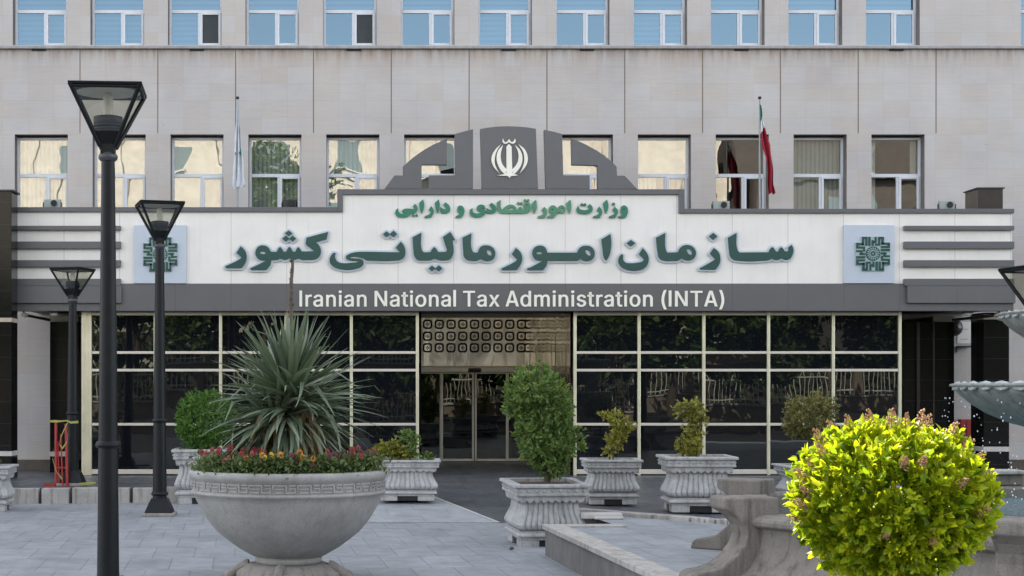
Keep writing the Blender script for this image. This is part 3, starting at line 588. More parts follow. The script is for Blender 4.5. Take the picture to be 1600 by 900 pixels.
GL = json.loads(r'''{"(":[0.273,[[[0.089,0.156,0.089,0.207,0.089,0.244],[0.093,0.283,0.101,0.324,0.108,0.364],[0.119,0.404,0.132,0.441,0.145,0.479],[0.16,0.511,0.177,0.539,0.196,0.539],[0.216,0.539,0.236,0.539,0.219,0.504],[0.204,0.467,0.191,0.428,0.178,0.389],[0.168,0.351,0.161,0.313,0.155,0.276],[0.151,0.24,0.151,0.207,0.151,0.176],[0.154,0.146,0.16,0.115,0.166,0.083],[0.176,0.051,0.188,0.016,0.201,-0.018],[0.217,-0.056,0.236,-0.096,0.216,-0.096],[0.196,-0.096,0.177,-0.096,0.148,-0.047],[0.126,0.003,0.111,0.055,0.097,0.106]]]],")":[0.273,[[[0.057,-0.096,0.037,-0.096,0.057,-0.055],[0.073,-0.017,0.086,0.018,0.098,0.053],[0.107,0.085,0.113,0.116,0.119,0.147],[0.122,0.177,0.122,0.207,0.122,0.24],[0.118,0.276,0.112,0.313,0.105,0.351],[0.095,0.389,0.082,0.428,0.07,0.467],[0.055,0.504,0.037,0.539,0.057,0.539],[0.077,0.539,0.097,0.539,0.113,0.511],[0.128,0.479,0.142,0.441,0.155,0.404],[0.165,0.364,0.173,0.323,0.18,0.283],[0.184,0.244,0.184,0.207,0.184,0.156],[0.177,0.104,0.161,0.053,0.146,0.002],[0.125,-0.048,0.097,-0.096,0.077,-0.096]]]],"A":[0.48,[[[0.039,0.0,0.016,0.0,0.078,0.17],[0.14,0.339,0.201,0.509,0.226,0.509],[0.251,0.509,0.276,0.509,0.338,0.339],[0.401,0.17,0.463,0.0,0.44,0.0],[0.418,0.0,0.395,0.0,0.359,0.101],[0.323,0.202,0.287,0.302,0.281,0.321],[0.273,0.344,0.264,0.372,0.255,0.4],[0.245,0.435,0.232,0.478,0.236,0.478],[0.241,0.478,0.245,0.478,0.233,0.435],[0.222,0.399,0.213,0.371,0.204,0.343],[0.196,0.32,0.191,0.302,0.155,0.202],[0.12,0.101,0.085,0.0,0.062,0.0]],[[0.197,0.142,0.11,0.142,0.11,0.161],[0.11,0.18,0.11,0.199,0.197,0.199],[0.283,0.199,0.37,0.199,0.37,0.18],[0.37,0.161,0.37,0.142,0.283,0.142]]]],"I":[0.3,[[[0.111,0.0,0.031,0.0,0.031,0.019],[0.031,0.038,0.031,0.057,0.06,0.057],[0.089,0.057,0.118,0.057,0.118,0.189],[0.118,0.32,0.118,0.452,0.089,0.452],[0.06,0.452,0.031,0.452,0.031,0.471],[0.031,0.49,0.031,0.509,0.111,0.509],[0.19,0.509,0.269,0.509,0.269,0.49],[0.269,0.471,0.269,0.452,0.24,0.452],[0.212,0.452,0.183,0.452,0.183,0.32],[0.183,0.189,0.183,0.057,0.212,0.057],[0.24,0.057,0.269,0.057,0.269,0.038],[0.269,0.019,0.269,0.0,0.19,0.0]]]],"N":[0.523,[[[0.082,0.0,0.06,0.0,0.06,0.17],[0.06,0.339,0.06,0.509,0.085,0.509],[0.111,0.509,0.136,0.509,0.205,0.4],[0.274,0.291,0.343,0.183,0.349,0.174],[0.355,0.164,0.363,0.151,0.37,0.138],[0.379,0.123,0.388,0.107,0.396,0.09],[0.405,0.073,0.414,0.055,0.411,0.055],[0.408,0.054,0.405,0.054,0.403,0.072],[0.401,0.09,0.401,0.108,0.4,0.126],[0.399,0.142,0.399,0.157,0.399,0.172],[0.399,0.185,0.399,0.195,0.399,0.3],[0.399,0.404,0.399,0.509,0.42,0.509],[0.442,0.509,0.463,0.509,0.463,0.339],[0.463,0.17,0.463,0.0,0.438,0.0],[0.412,0.0,0.387,0.0,0.325,0.097],[0.264,0.193,0.202,0.29,0.194,0.303],[0.186,0.316,0.177,0.331,0.169,0.345],[0.159,0.362,0.148,0.381,0.137,0.4],[0.123,0.424,0.108,0.452,0.111,0.453],[0.115,0.453,0.119,0.454,0.12,0.428],[0.121,0.405,0.122,0.384,0.123,0.362],[0.124,0.344,0.124,0.328,0.125,0.312],[0.125,0.3,0.125,0.291,0.125,0.194],[0.125,0.097,0.125,0.0,0.103,0.0]]]],"T":[0.449,[[[0.085,0.452,0.032,0.452,0.032,0.471],[0.032,0.49,0.032,0.509,0.16,0.509],[0.288,0.509,0.417,0.509,0.417,0.49],[0.417,0.471,0.417,0.452,0.363,0.452],[0.31,0.452,0.257,0.452,0.257,0.301],[0.257,0.151,0.257,0.0,0.235,0.0],[0.214,0.0,0.193,0.0,0.193,0.151],[0.193,0.301,0.193,0.452,0.139,0.452]]]],"a":[0.389,[[[0.182,-0.009,0.16,-0.009,0.136,-0.009],[0.114,-0.004,0.094,0.005,0.075,0.014],[0.059,0.027,0.048,0.045,0.036,0.062],[0.03,0.083,0.03,0.108,0.03,0.13],[0.035,0.147,0.043,0.161,0.052,0.175],[0.063,0.185,0.078,0.193,0.092,0.201],[0.108,0.207,0.125,0.211,0.143,0.215],[0.16,0.218,0.178,0.22,0.201,0.223],[0.219,0.225,0.234,0.227,0.248,0.228],[0.258,0.231,0.265,0.235,0.272,0.239],[0.276,0.245,0.276,0.255,0.276,0.255],[0.276,0.256,0.276,0.257,0.276,0.272],[0.273,0.286,0.267,0.297,0.261,0.308],[0.252,0.316,0.24,0.322,0.228,0.328],[0.213,0.331,0.196,0.331,0.178,0.331],[0.162,0.328,0.149,0.322,0.136,0.317],[0.126,0.309,0.118,0.301,0.11,0.292],[0.104,0.283,0.1,0.274,0.08,0.28],[0.061,0.285,0.041,0.291,0.05,0.314],[0.062,0.332,0.079,0.346,0.095,0.36],[0.113,0.369,0.133,0.375,0.153,0.381],[0.173,0.384,0.194,0.384,0.208,0.384],[0.223,0.383,0.239,0.379,0.255,0.376],[0.271,0.37,0.286,0.36,0.301,0.351],[0.313,0.338,0.322,0.32,0.332,0.303],[0.337,0.28,0.337,0.251,0.337,0.168],[0.337,0.084,0.337,0.0,0.317,0.0],[0.297,0.0,0.277,0.0,0.277,0.017],[0.277,0.035,0.277,0.052,0.275,0.052],[0.274,0.052,0.272,0.052,0.268,0.043],[0.261,0.034,0.252,0.025,0.243,0.015],[0.23,0.007,0.215,0.001,0.2,-0.005]],[[0.155,0.045,0.17,0.045,0.193,0.045],[0.212,0.05,0.228,0.059,0.243,0.068],[0.255,0.079,0.263,0.093,0.271,0.107],[0.276,0.122,0.276,0.138,0.276,0.155],[0.276,0.173,0.276,0.19,0.273,0.187],[0.268,0.184,0.259,0.182,0.251,0.18],[0.242,0.178,0.231,0.176,0.221,0.174],[0.21,0.172,0.2,0.171,0.19,0.17],[0.182,0.169,0.175,0.168,0.161,0.166],[0.147,0.163,0.134,0.159,0.121,0.154],[0.111,0.148,0.103,0.139,0.096,0.131],[0.092,0.119,0.092,0.105,0.092,0.092],[0.095,0.081,0.102,0.072,0.109,0.063],[0.118,0.057,0.13,0.052,0.142,0.048]]]],"d":[0.424,[[[0.219,-0.008,0.195,-0.008,0.164,-0.008],[0.136,-0.0,0.111,0.016,0.087,0.032],[0.068,0.055,0.055,0.084,0.041,0.114],[0.034,0.149,0.034,0.189,0.034,0.229],[0.041,0.263,0.055,0.293,0.069,0.322],[0.088,0.345,0.112,0.361,0.136,0.376],[0.164,0.384,0.196,0.384,0.219,0.384],[0.238,0.381,0.253,0.373,0.268,0.365],[0.279,0.356,0.287,0.346,0.296,0.336],[0.302,0.327,0.306,0.319,0.308,0.319],[0.309,0.319,0.311,0.319,0.311,0.382],[0.311,0.446,0.311,0.509,0.331,0.509],[0.351,0.509,0.372,0.509,0.372,0.339],[0.372,0.17,0.372,0.0,0.352,0.0],[0.332,0.0,0.313,0.0,0.313,0.02],[0.313,0.039,0.313,0.059,0.311,0.059],[0.309,0.059,0.307,0.059,0.302,0.051],[0.295,0.042,0.287,0.031,0.278,0.021],[0.267,0.012,0.252,0.004,0.238,-0.004]],[[0.181,0.047,0.205,0.047,0.227,0.047],[0.247,0.053,0.263,0.065,0.279,0.077],[0.291,0.094,0.299,0.115,0.308,0.136],[0.312,0.161,0.312,0.189,0.312,0.217],[0.308,0.242,0.3,0.263,0.292,0.284],[0.279,0.3,0.263,0.312,0.247,0.324],[0.228,0.33,0.205,0.33,0.181,0.33],[0.161,0.324,0.145,0.311,0.129,0.299],[0.116,0.282,0.108,0.261,0.1,0.24],[0.096,0.216,0.096,0.189,0.096,0.162],[0.1,0.138,0.109,0.117,0.117,0.095],[0.129,0.078,0.145,0.066,0.161,0.053]]]],"i":[0.167,[[[0.073,0.0,0.053,0.0,0.053,0.126],[0.053,0.253,0.053,0.379,0.073,0.379],[0.093,0.379,0.114,0.379,0.114,0.253],[0.114,0.126,0.114,0.0,0.093,0.0]],[[0.095,0.443,0.084,0.443,0.072,0.443],[0.062,0.447,0.054,0.455,0.045,0.462],[0.041,0.472,0.041,0.483,0.041,0.494],[0.045,0.504,0.054,0.512,0.062,0.52],[0.072,0.524,0.084,0.524,0.095,0.524],[0.106,0.52,0.114,0.512,0.122,0.504],[0.126,0.494,0.126,0.483,0.126,0.472],[0.122,0.462,0.114,0.455,0.106,0.447]]]],"l":[0.189,[[[0.147,-0.002,0.139,-0.002,0.11,-0.002],[0.088,0.005,0.074,0.02,0.06,0.035],[0.053,0.057,0.053,0.084,0.053,0.226],[0.053,0.367,0.053,0.509,0.073,0.509],[0.093,0.509,0.114,0.509,0.114,0.372],[0.114,0.235,0.114,0.099,0.114,0.081],[0.116,0.069,0.12,0.062,0.125,0.055],[0.133,0.052,0.146,0.052,0.152,0.052],[0.157,0.052,0.16,0.053,0.164,0.053],[0.167,0.054,0.17,0.054,0.173,0.037],[0.177,0.02,0.181,0.003,0.175,0.001],[0.169,0.0,0.162,-0.001,0.154,-0.002]]]],"m":[0.61,[[[0.073,0.0,0.053,0.0,0.053,0.126],[0.053,0.253,0.053,0.379,0.072,0.379],[0.092,0.379,0.112,0.379,0.112,0.351],[0.112,0.323,0.112,0.295,0.111,0.295],[0.109,0.295,0.108,0.295,0.113,0.316],[0.121,0.332,0.132,0.346,0.144,0.359],[0.157,0.369,0.172,0.376,0.187,0.383],[0.203,0.386,0.219,0.386,0.247,0.386],[0.27,0.378,0.287,0.361,0.305,0.344],[0.316,0.322,0.321,0.295,0.318,0.295],[0.315,0.295,0.312,0.295,0.317,0.313],[0.325,0.329,0.337,0.343,0.349,0.357],[0.364,0.367,0.381,0.375,0.398,0.382],[0.416,0.386,0.437,0.386,0.459,0.386],[0.479,0.381,0.497,0.372,0.515,0.362],[0.53,0.348,0.541,0.328,0.551,0.309],[0.557,0.285,0.557,0.255,0.557,0.17],[0.557,0.085,0.557,0.0,0.536,0.0],[0.516,0.0,0.496,0.0,0.496,0.085],[0.496,0.169,0.496,0.254,0.496,0.281],[0.488,0.301,0.473,0.313,0.457,0.325],[0.439,0.33,0.419,0.33,0.402,0.33],[0.387,0.327,0.374,0.32,0.362,0.313],[0.352,0.303,0.345,0.29,0.339,0.278],[0.335,0.263,0.335,0.247,0.335,0.165],[0.335,0.082,0.335,0.0,0.315,0.0],[0.295,0.0,0.274,0.0,0.274,0.087],[0.274,0.173,0.274,0.26,0.274,0.281],[0.267,0.298,0.253,0.311,0.239,0.324],[0.221,0.33,0.199,0.33,0.185,0.33],[0.171,0.327,0.158,0.32,0.144,0.313],[0.134,0.303,0.126,0.289,0.118,0.276],[0.114,0.258,0.114,0.238,0.114,0.159],[0.114,0.079,0.114,0.0,0.093,0.0]]]],"n":[0.41,[[[0.114,0.249,0.114,0.227,0.114,0.151],[0.114,0.076,0.114,0.0,0.093,0.0],[0.073,0.0,0.053,0.0,0.053,0.126],[0.053,0.253,0.053,0.379,0.072,0.379],[0.092,0.379,0.112,0.379,0.112,0.349],[0.112,0.318,0.112,0.287,0.109,0.287],[0.106,0.287,0.102,0.287,0.114,0.322],[0.131,0.347,0.152,0.362,0.174,0.377],[0.199,0.384,0.227,0.384,0.253,0.384],[0.276,0.379,0.295,0.369,0.314,0.358],[0.33,0.342,0.341,0.321,0.352,0.299],[0.357,0.273,0.357,0.24,0.357,0.16],[0.357,0.08,0.357,0.0,0.337,0.0],[0.316,0.0,0.296,0.0,0.296,0.078],[0.296,0.157,0.296,0.235,0.296,0.265],[0.288,0.288,0.273,0.304,0.258,0.321],[0.237,0.329,0.21,0.329,0.192,0.329],[0.175,0.325,0.161,0.317,0.146,0.309],[0.135,0.298,0.126,0.283,0.118,0.267]]]],"o":[0.415,[[[0.242,-0.008,0.207,-0.008,0.173,-0.008],[0.143,0.0,0.117,0.016,0.091,0.033],[0.071,0.056,0.056,0.085,0.041,0.114],[0.034,0.149,0.034,0.187,0.034,0.227],[0.041,0.262,0.056,0.291,0.071,0.321],[0.091,0.343,0.117,0.36,0.143,0.376],[0.173,0.384,0.207,0.384,0.242,0.384],[0.273,0.376,0.299,0.36,0.325,0.343],[0.345,0.321,0.359,0.291,0.374,0.262],[0.381,0.227,0.381,0.187,0.381,0.149],[0.374,0.114,0.359,0.085,0.345,0.056],[0.325,0.033,0.299,0.016,0.273,0.0]],[[0.182,0.046,0.207,0.046,0.233,0.046],[0.254,0.053,0.27,0.066,0.287,0.079],[0.299,0.096,0.307,0.117,0.315,0.139],[0.319,0.162,0.319,0.187,0.319,0.213],[0.315,0.236,0.307,0.258,0.299,0.28],[0.287,0.297,0.27,0.31,0.254,0.323],[0.233,0.33,0.207,0.33,0.182,0.33],[0.161,0.323,0.145,0.31,0.129,0.297],[0.116,0.28,0.108,0.258,0.1,0.237],[0.096,0.213,0.096,0.187,0.096,0.162],[0.1,0.139,0.108,0.117,0.116,0.096],[0.129,0.079,0.145,0.066,0.161,0.053]]]],"r":[0.259,[[[0.073,0.0,0.053,0.0,0.053,0.126],[0.053,0.253,0.053,0.379,0.072,0.379],[0.092,0.379,0.112,0.379,0.112,0.36],[0.112,0.34,0.112,0.321,0.113,0.321],[0.114,0.321,0.115,0.321,0.122,0.34],[0.135,0.355,0.152,0.367,0.17,0.379],[0.19,0.385,0.213,0.385,0.218,0.385],[0.223,0.385,0.229,0.384,0.235,0.384],[0.24,0.384,0.243,0.384,0.243,0.363],[0.243,0.343,0.243,0.322,0.242,0.323],[0.237,0.323,0.23,0.324,0.223,0.325],[0.215,0.326,0.207,0.326,0.189,0.326],[0.173,0.322,0.159,0.315,0.145,0.307],[0.134,0.297,0.126,0.284,0.118,0.27],[0.114,0.255,0.114,0.237,0.114,0.158],[0.114,0.079,0.114,0.0,0.093,0.0]]]],"s":[0.365,[[[0.211,-0.008,0.182,-0.008,0.156,-0.008],[0.133,-0.004,0.112,0.003,0.092,0.011],[0.075,0.023,0.062,0.038,0.049,0.053],[0.04,0.072,0.036,0.094,0.055,0.098],[0.074,0.102,0.094,0.107,0.099,0.086],[0.109,0.07,0.124,0.06,0.139,0.05],[0.158,0.045,0.181,0.045,0.208,0.045],[0.229,0.051,0.244,0.062,0.26,0.074],[0.268,0.087,0.268,0.103,0.268,0.116],[0.263,0.127,0.254,0.136,0.245,0.144],[0.231,0.151,0.212,0.155,0.191,0.16],[0.17,0.165,0.149,0.17,0.115,0.178],[0.089,0.191,0.072,0.208,0.055,0.225],[0.047,0.247,0.047,0.274,0.047,0.296],[0.053,0.315,0.065,0.332,0.077,0.348],[0.094,0.361,0.115,0.37,0.136,0.38],[0.16,0.384,0.187,0.384,0.213,0.384],[0.235,0.38,0.254,0.372,0.272,0.365],[0.287,0.353,0.299,0.339,0.31,0.325],[0.319,0.309,0.324,0.29,0.305,0.286],[0.287,0.281,0.268,0.277,0.263,0.292],[0.255,0.304,0.243,0.316,0.23,0.327],[0.212,0.333,0.187,0.333,0.165,0.333],[0.146,0.327,0.131,0.317,0.116,0.306],[0.109,0.293,0.109,0.277,0.109,0.263],[0.114,0.252,0.124,0.243,0.134,0.235],[0.15,0.228,0.172,0.223,0.191,0.218],[0.21,0.214,0.229,0.209,0.264,0.201],[0.29,0.188,0.306,0.171,0.323,0.154],[0.331,0.133,0.331,0.107,0.331,0.084],[0.325,0.064,0.312,0.047,0.3,0.03],[0.282,0.016,0.26,0.006,0.237,-0.003]]]],"t":[0.227,[[[0.138,0.379,0.204,0.379,0.204,0.362],[0.204,0.344,0.204,0.327,0.138,0.327],[0.072,0.327,0.006,0.327,0.006,0.344],[0.006,0.362,0.006,0.379,0.072,0.379]],[[0.065,0.345,0.065,0.471,0.085,0.471],[0.106,0.471,0.126,0.471,0.126,0.347],[0.126,0.222,0.126,0.098,0.126,0.081],[0.129,0.069,0.136,0.061,0.143,0.054],[0.154,0.05,0.17,0.05,0.174,0.05],[0.179,0.05,0.185,0.051,0.191,0.052],[0.197,0.053,0.202,0.054,0.206,0.036],[0.209,0.019,0.213,0.002,0.207,-0.0],[0.2,-0.002,0.192,-0.003,0.184,-0.004],[0.176,-0.004,0.168,-0.004,0.136,-0.004],[0.11,0.004,0.092,0.021,0.074,0.038],[0.065,0.062,0.065,0.093,0.065,0.219]]]],"x":[0.379,[[[0.044,0.0,0.021,0.0,0.071,0.073],[0.121,0.145,0.171,0.218,0.171,0.202],[0.171,0.187,0.171,0.171,0.124,0.24],[0.076,0.31,0.029,0.379,0.052,0.379],[0.076,0.379,0.1,0.379,0.116,0.355],[0.132,0.33,0.147,0.306,0.16,0.287],[0.17,0.27,0.179,0.253,0.188,0.237],[0.198,0.221,0.207,0.206,0.197,0.206],[0.186,0.206,0.175,0.206,0.185,0.221],[0.194,0.237,0.202,0.253,0.211,0.27],[0.221,0.287,0.233,0.306,0.249,0.33],[0.266,0.355,0.282,0.379,0.305,0.379],[0.328,0.379,0.352,0.379,0.304,0.309],[0.256,0.239,0.209,0.169,0.209,0.184],[0.209,0.199,0.209,0.214,0.258,0.143],[0.308,0.071,0.358,0.0,0.334,0.0],[0.31,0.0,0.287,0.0,0.268,0.028],[0.249,0.057,0.231,0.085,0.219,0.103],[0.209,0.12,0.2,0.136,0.191,0.152],[0.182,0.167,0.173,0.182,0.183,0.182],[0.194,0.182,0.205,0.182,0.195,0.167],[0.186,0.152,0.178,0.136,0.17,0.12],[0.16,0.103,0.148,0.085,0.129,0.057],[0.11,0.028,0.091,0.0,0.068,0.0]]]]}''')
def english():
    text = 'Iranian National Tax Administration (INTA)'; cap = .2955; u = cap / .52
    GL['I'] = [.16, [[[.035, 0, .035, 0, .035, 0], [.035, .52, .035, .52, .035, .52], [.10, .52, .10, .52, .10, .52], [.10, 0, .10, 0, .10, 0]]]]
    GL['l'] = [.145, [[[.03, 0, .03, 0, .03, 0], [.03, .54, .03, .54, .03, .54], [.095, .54, .095, .54, .095, .54], [.095, 0, .095, 0, .095, 0]]]]
    GL['A'] = [.47, [[[x, y, x, y, x, y] for x, y in ((.012, 0), (.19, .52), (.29, .52), (.468, 0), (.376, 0), (.340, .115), (.14, .115), (.104, 0))], [[x, y, x, y, x, y] for x, y in ((.166, .193), (.314, .193), (.24, .43))]]]
    adv = [(.155 if c == ' ' else GL[c][0] + .028) for c in text]; tot = sum(adv) - .03
    kx = (fx(1134) - fx(467)) / tot; x = 0; words = []; cur = MB()
    for c, a in zip(text, adv):
        if c == ' ': words.append(cur); cur = MB()
        else:
            me = outline_mesh([[tuple(p) for p in lp] for lp in GL[c][1]], 0, .0)
            pts = [v.co.copy() for v in me.vertices]; fs = [tuple(p.vertices) for p in me.polygons]; n = len(pts); x0 = x
            es = set((f[i], f[(i + 1) % len(f)]) for f in fs for i in range(len(f)))
            edge = [e for e in es if (e[1], e[0]) not in es]
            for q, (sx_, sy_) in enumerate(((0, 0), (-.014, 0), (.014, 0), (-.007, .006), (.007, .006), (-.007, -.004), (.007, -.004))):
                if c == 'A': sx_, sy_ = sx_ * .2, 0
                vs = [Vector((fx(467) + (x0 + v.x + sx_) * kx, -.052 - .0003 * q, fz(479) + (v.y + sy_) * u)) for v in pts]
                cur.add(vs + [v + Vector((0, .022, 0)) for v in vs], fs + [(e[0], e[1], e[1] + n, e[0] + n) for e in edge])
            bpy.data.meshes.remove(me)
        x += a
    words.append(cur)
    for w in words: w.build('lettering', M['ivory'], can)
english()
# --- emblem plaques
M['pale_green'] = simple('pale green inlay', (.30, .40, .39), .4)
def emblem(px0, px1, py0, py1, cx, cy):
    b = MB(); b.box(fx(px0), fx(px1), -.06, 0, fz(py1), fz(py0)); pl = b.build('emblem_plaque', M['plaque'], can, bevel=.006)
    k = 1 / 12 / SF; X0, Z0 = fx(cx), fz(cy)
    def R4(rects, y0, y1, bb, mi=0):
        for q in range(4):
            for (a0, b0, a1, b1) in rects:
                c = [(a0, b0), (a1, b1)]
                for _ in range(q): c = [(-y, x) for x, y in c]
                xs = sorted(p[0] for p in c); ys = sorted(p[1] for p in c)
                bb.box(X0 + xs[0] * k, X0 + xs[1] * k, y0, y1, Z0 - ys[1] * k, Z0 - ys[0] * k, mi)
    bb = MB(); bb.box(X0 - 212 * k, X0 + 212 * k, -.089, -.06, Z0 - 322 * k, Z0 + 322 * k); bb.box(X0 - 322 * k, X0 - 212 * k, -.089, -.06, Z0 - 212 * k, Z0 + 212 * k); bb.box(X0 + 212 * k, X0 + 322 * k, -.089, -.06, Z0 - 212 * k, Z0 + 212 * k)
    em = bb.build('emblem', M['pale_green'], pl, bevel=.004)
    g = MB()
    bars = [(-203, -312, -172, -155), (-172, -312, -110, -277), (-141, -277, -110, -150), (-86, -312, -50, -150), (-22, -250, 8, -150), (8, -232, 62, -200), (34, -312, 62, -232),
            (98, -312, 130, -190), (130, -312, 200, -280), (44, -185, 130, -152), (160, -280, 195, -175)]
    R4([(a - 4, b_ - 3, c + 4, d + 3) for a, b_, c, d in bars], -.100, -.0885, g)
    em2 = g.build('emblem_strip', M['letter_green'], pl)
    d = MB(); n = 40
    d.loft([[(X0 + 134 * k * math.cos(2 * math.pi * i / n), y, Z0 + 134 * k * math.sin(2 * math.pi * i / n)) for i in range(n)] for y in (-.0885, -.101)])
    d.build('emblem_disc', M['letter_green'], pl)
    d = MB()
    for rr, ln, wd, nn in ((100, 22, 9, 16), (62, 18, 8, 16)):
        for i in range(nn):
            a = 2 * math.pi * (i + (.5 if rr < 80 else 0)) / nn; ca, sa = math.cos(a), math.sin(a)
            pts = [(X0 + (rr * ca + (u * ln) * ca - (w * wd) * sa) * k, Z0 + (rr * sa + (u * ln) * sa + (w * wd) * ca) * k) for u, w in ((-1, 0), (-.4, -1), (.6, -.8), (1, 0), (.6, .8), (-.4, 1))]
            d.prism(pts, -.1035, -.101)
    d.prism([(X0 + 12 * k * math.cos(t * .785), Z0 + 18 * k * math.sin(t * .785)) for t in range(8)], -.1035, -.101)
    d.build('emblem_petals', M['pale_green'], pl)
emblem(1317, 1396, 352, 443, 1361.5, 397)
emblem(210, 291.5, 352, 443.2, 251.5, 398)
# --- stepped grey silhouette above the sign, with the crest
def dome(pts, nm='ornament_panel', y0=-.02, y1=.10):
    b = MB(); b.prism([(X(590 + x / 3.8095, YF), Z(190 + y / 3.8095, YF)) for x, y in pts], y0, y1); return b.build(nm, M['grey_trim'], can, bevel=.006)
dome([(40, 402), (100, 321), (150, 321), (150, 268), (195, 228), (240, 193), (285, 163), (330, 138), (372, 119), (412, 102), (412, 258), (262, 258), (262, 402)])
dome([(460, 74), (515, 59), (568, 46), (568, 402), (305, 402), (305, 320), (460, 320)])
cp = dome([(610, 45), (660, 36), (715, 30), (775, 28), (835, 30), (890, 35), (942, 43), (955, 402), (620, 402)], 'crest_panel')
dome([(990, 49), (1045, 60), (1098, 74), (1105, 320), (1262, 320), (1262, 402), (1000, 402)])
dome([(1152, 101), (1200, 119), (1250, 142), (1300, 170), (1350, 203), (1390, 236), (1422, 268), (1425, 322), (1470, 322), (1545, 402), (1308, 402), (1308, 262), (1155, 258)])
CREST = [[spl('582,222 600,240 622,264c 634,640 640,700c 655,712 690,722 722,735c 640,742c 608,752 592,778c 575,752 545,742c 410,737c 470,725 520,712c 545,690c 542,264c 562,240')],
         [spl('435,235c 352,320 295,455 325,580 410,685c 357,580 343,470 372,345')], [spl('478,245c 405,330 380,450 402,560 450,650 518,716c 545,640c 480,570 445,470 448,350')],
         [spl('690,245c 762,320 800,430 785,550 725,655 660,716c 636,640c 700,570 740,470 735,345')], [spl('752,235c 842,312 890,450 862,570 770,690c 820,580 838,470 818,345')],
         [spl('485,135c 502,178 535,190 560,172 582,140c 604,172 632,190 660,172 680,135c 690,170 665,205 625,208 582,182c 540,208 500,205 478,165')]]
sign(CREST, 740, 205, 10.59, -.035, cp, 'crest', M['ivory'], .003, .014, 0, .0004)

# ------------------------------------------------------------------ glass front
YG = 29.27; SG = FPX / YG
def gx(px): return X(px, YG)
def gz(py): return Z(py, YG)
ROWS = [(743, 663), (663, 578), (578, 551), (551, 489)]
def curtain(name, cols, label, wide=None):
    t = thing(name, (0, YG, 0), label, 'glass wall')
    zb, zt = .252, gz(487.5)
    for i, c in enumerate(cols):
        w = .029; b = MB()
        if wide == i: b.box(gx(128), gx(144), -.06, .06, zb, zt); b.box(gx(133), gx(137), -.075, -.06, zb, zt); b.build('mullion', M['alu_warm'], t, bevel=.006)
        else: b.box(gx(c) - w, gx(c) + w, -.05, .06, zb, zt); b.build('mullion', M['alu_warm'], t, bevel=.008)
    for i in range(len(cols) - 1):
        a, c = gx(cols[i]) + .03, gx(cols[i + 1]) - .03
        if wide == i: a = gx(144) + .001
        for y, hh in ((490.5, .03), (551, .026), (578.5, .026), (663, .026), (737, .045)):
            b = MB(); b.box(a, c, -.04, .05, gz(y) - hh, gz(y) + hh); b.build('transom', M['alu'], t, bevel=.006)
        for y0, y1 in ROWS:
            b = MB(); z0, z1 = max(gz(y0) + .027, .30), gz(y1) - .027; cx, cz = (a + c) / 2, (z0 + z1) / 2
            tx, tz = random.uniform(-.004, .004), random.uniform(-.004, .004)
            b.add([(a - cx, -tx - tz, z0 - cz), (c - cx, tx - tz, z0 - cz), (c - cx, tx + tz, z1 - cz), (a - cx, -tx + tz, z1 - cz)], [(0, 1, 2, 3)])
            b.build('pane', M['glass_dark'], t, (cx, .0, cz), fix=False)
    b = MB(); b.box(gx(cols[0]), gx(cols[-1]), -.02, .08, .252, .30); b.build('sill', M['dark_fill'], t)
    b = MB(); b.box(gx(cols[0]), gx(cols[-1]), .12, .14, .27, zt); b.build('dark_backing', M['black'], t)
    return t
curtain('glass_curtain_wall', [136, 243, 345, 447, 549, 652], 'dark glass wall left of the sliding doors, with a thick pale end post', 0)
curtain('glass_curtain_wall', [898, 998, 1099, 1200, 1301, 1405], 'dark glass wall right of the sliding doors, behind the small planters')

# ------------------------------------------------------------------ entrance
YD = 34.9
po = thing('entrance_portal', (0, YG, 0), 'recessed entrance lined with polished steel and rows of small square cut-outs', 'entrance')
xl, xr = X(655, YG) + .04, X(891, YG); dxl, dxr = X(638, YD), X(820, YD)
yd = YD - YG
TL = -math.tan(R(5.5)); zpb = Z(573, YD)
b = MB(); b.box(dxl, dxr, yd, yd + .06, zpb, Z(486, YD)); b.v = [(v[0], v[1] + (v[2] - zpb) * TL, v[2]) for v in b.v]; sp_ = b.build('steel_panel', M['steel'], po)
b = MB(); b.add([(dxr, yd, .25), (xr, 0, .25), (xr, 0, gz(487)), (dxr, yd, Z(486, YD))], [(0, 1, 2, 3)]); b.build('side_panel', M['steel'], po, fix=False)
b = MB(); b.add([(dxl, yd, .25), (xl, 0, .25), (xl, 0, gz(487)), (dxl, yd, Z(486, YD))], [(3, 2, 1, 0)]); b.build('side_panel', M['black'], po, fix=False)
b = MB(); b.add([(xl - .02, .0, gz(487)), (xr + .02, 0, gz(487)), (dxr + .02, yd, Z(486, YD)), (dxl - .02, yd, Z(486, YD))], [(0, 1, 2, 3)]); b.build('ceiling', M['soffit'], po, fix=False)
b = MB(); b.box(dxl, dxr, yd - .17, yd - .125, Z(497, YD), Z(490.5, YD)); b.build('head_rail', M['alu_door'], po)
def motif(bb, x, z, s, y0, y1):
    """small eight-sided key ring with a cross inside"""
    for q in range(4):
        for (a0, b0, a1, b1) in ((-.26, .30, .26, .46), (.26, .20, .42, .36), (-.42, .20, -.26, .36), (-.05, .05, .05, .17)):
            c = [(a0, b0), (a1, b1)]
            for _ in range(q): c = [(-v, u) for u, v in c]
            xs = sorted(p[0] for p in c); ys = sorted(p[1] for p in c)
            bb.box(x + xs[0] * s, x + xs[1] * s, y0, y1, z + ys[0] * s, z + ys[1] * s)
for row in (507, 525.5, 543.5):
    for k in range(-5, 5):
        px = 741 - 9.15 + 18.3 * k + 18.3 * .5 - 9.15 + 9.15
        if px < 648 or px > 818: continue
        bb = MB(); motif(bb, X(px, YD), Z(row, YD), .232, yd - .006, yd - .001); bb.v = [(v[0], v[1] + (v[2] - zpb) * TL, v[2]) for v in bb.v]; bb.build('square_motif', M['dark_fill'], po)
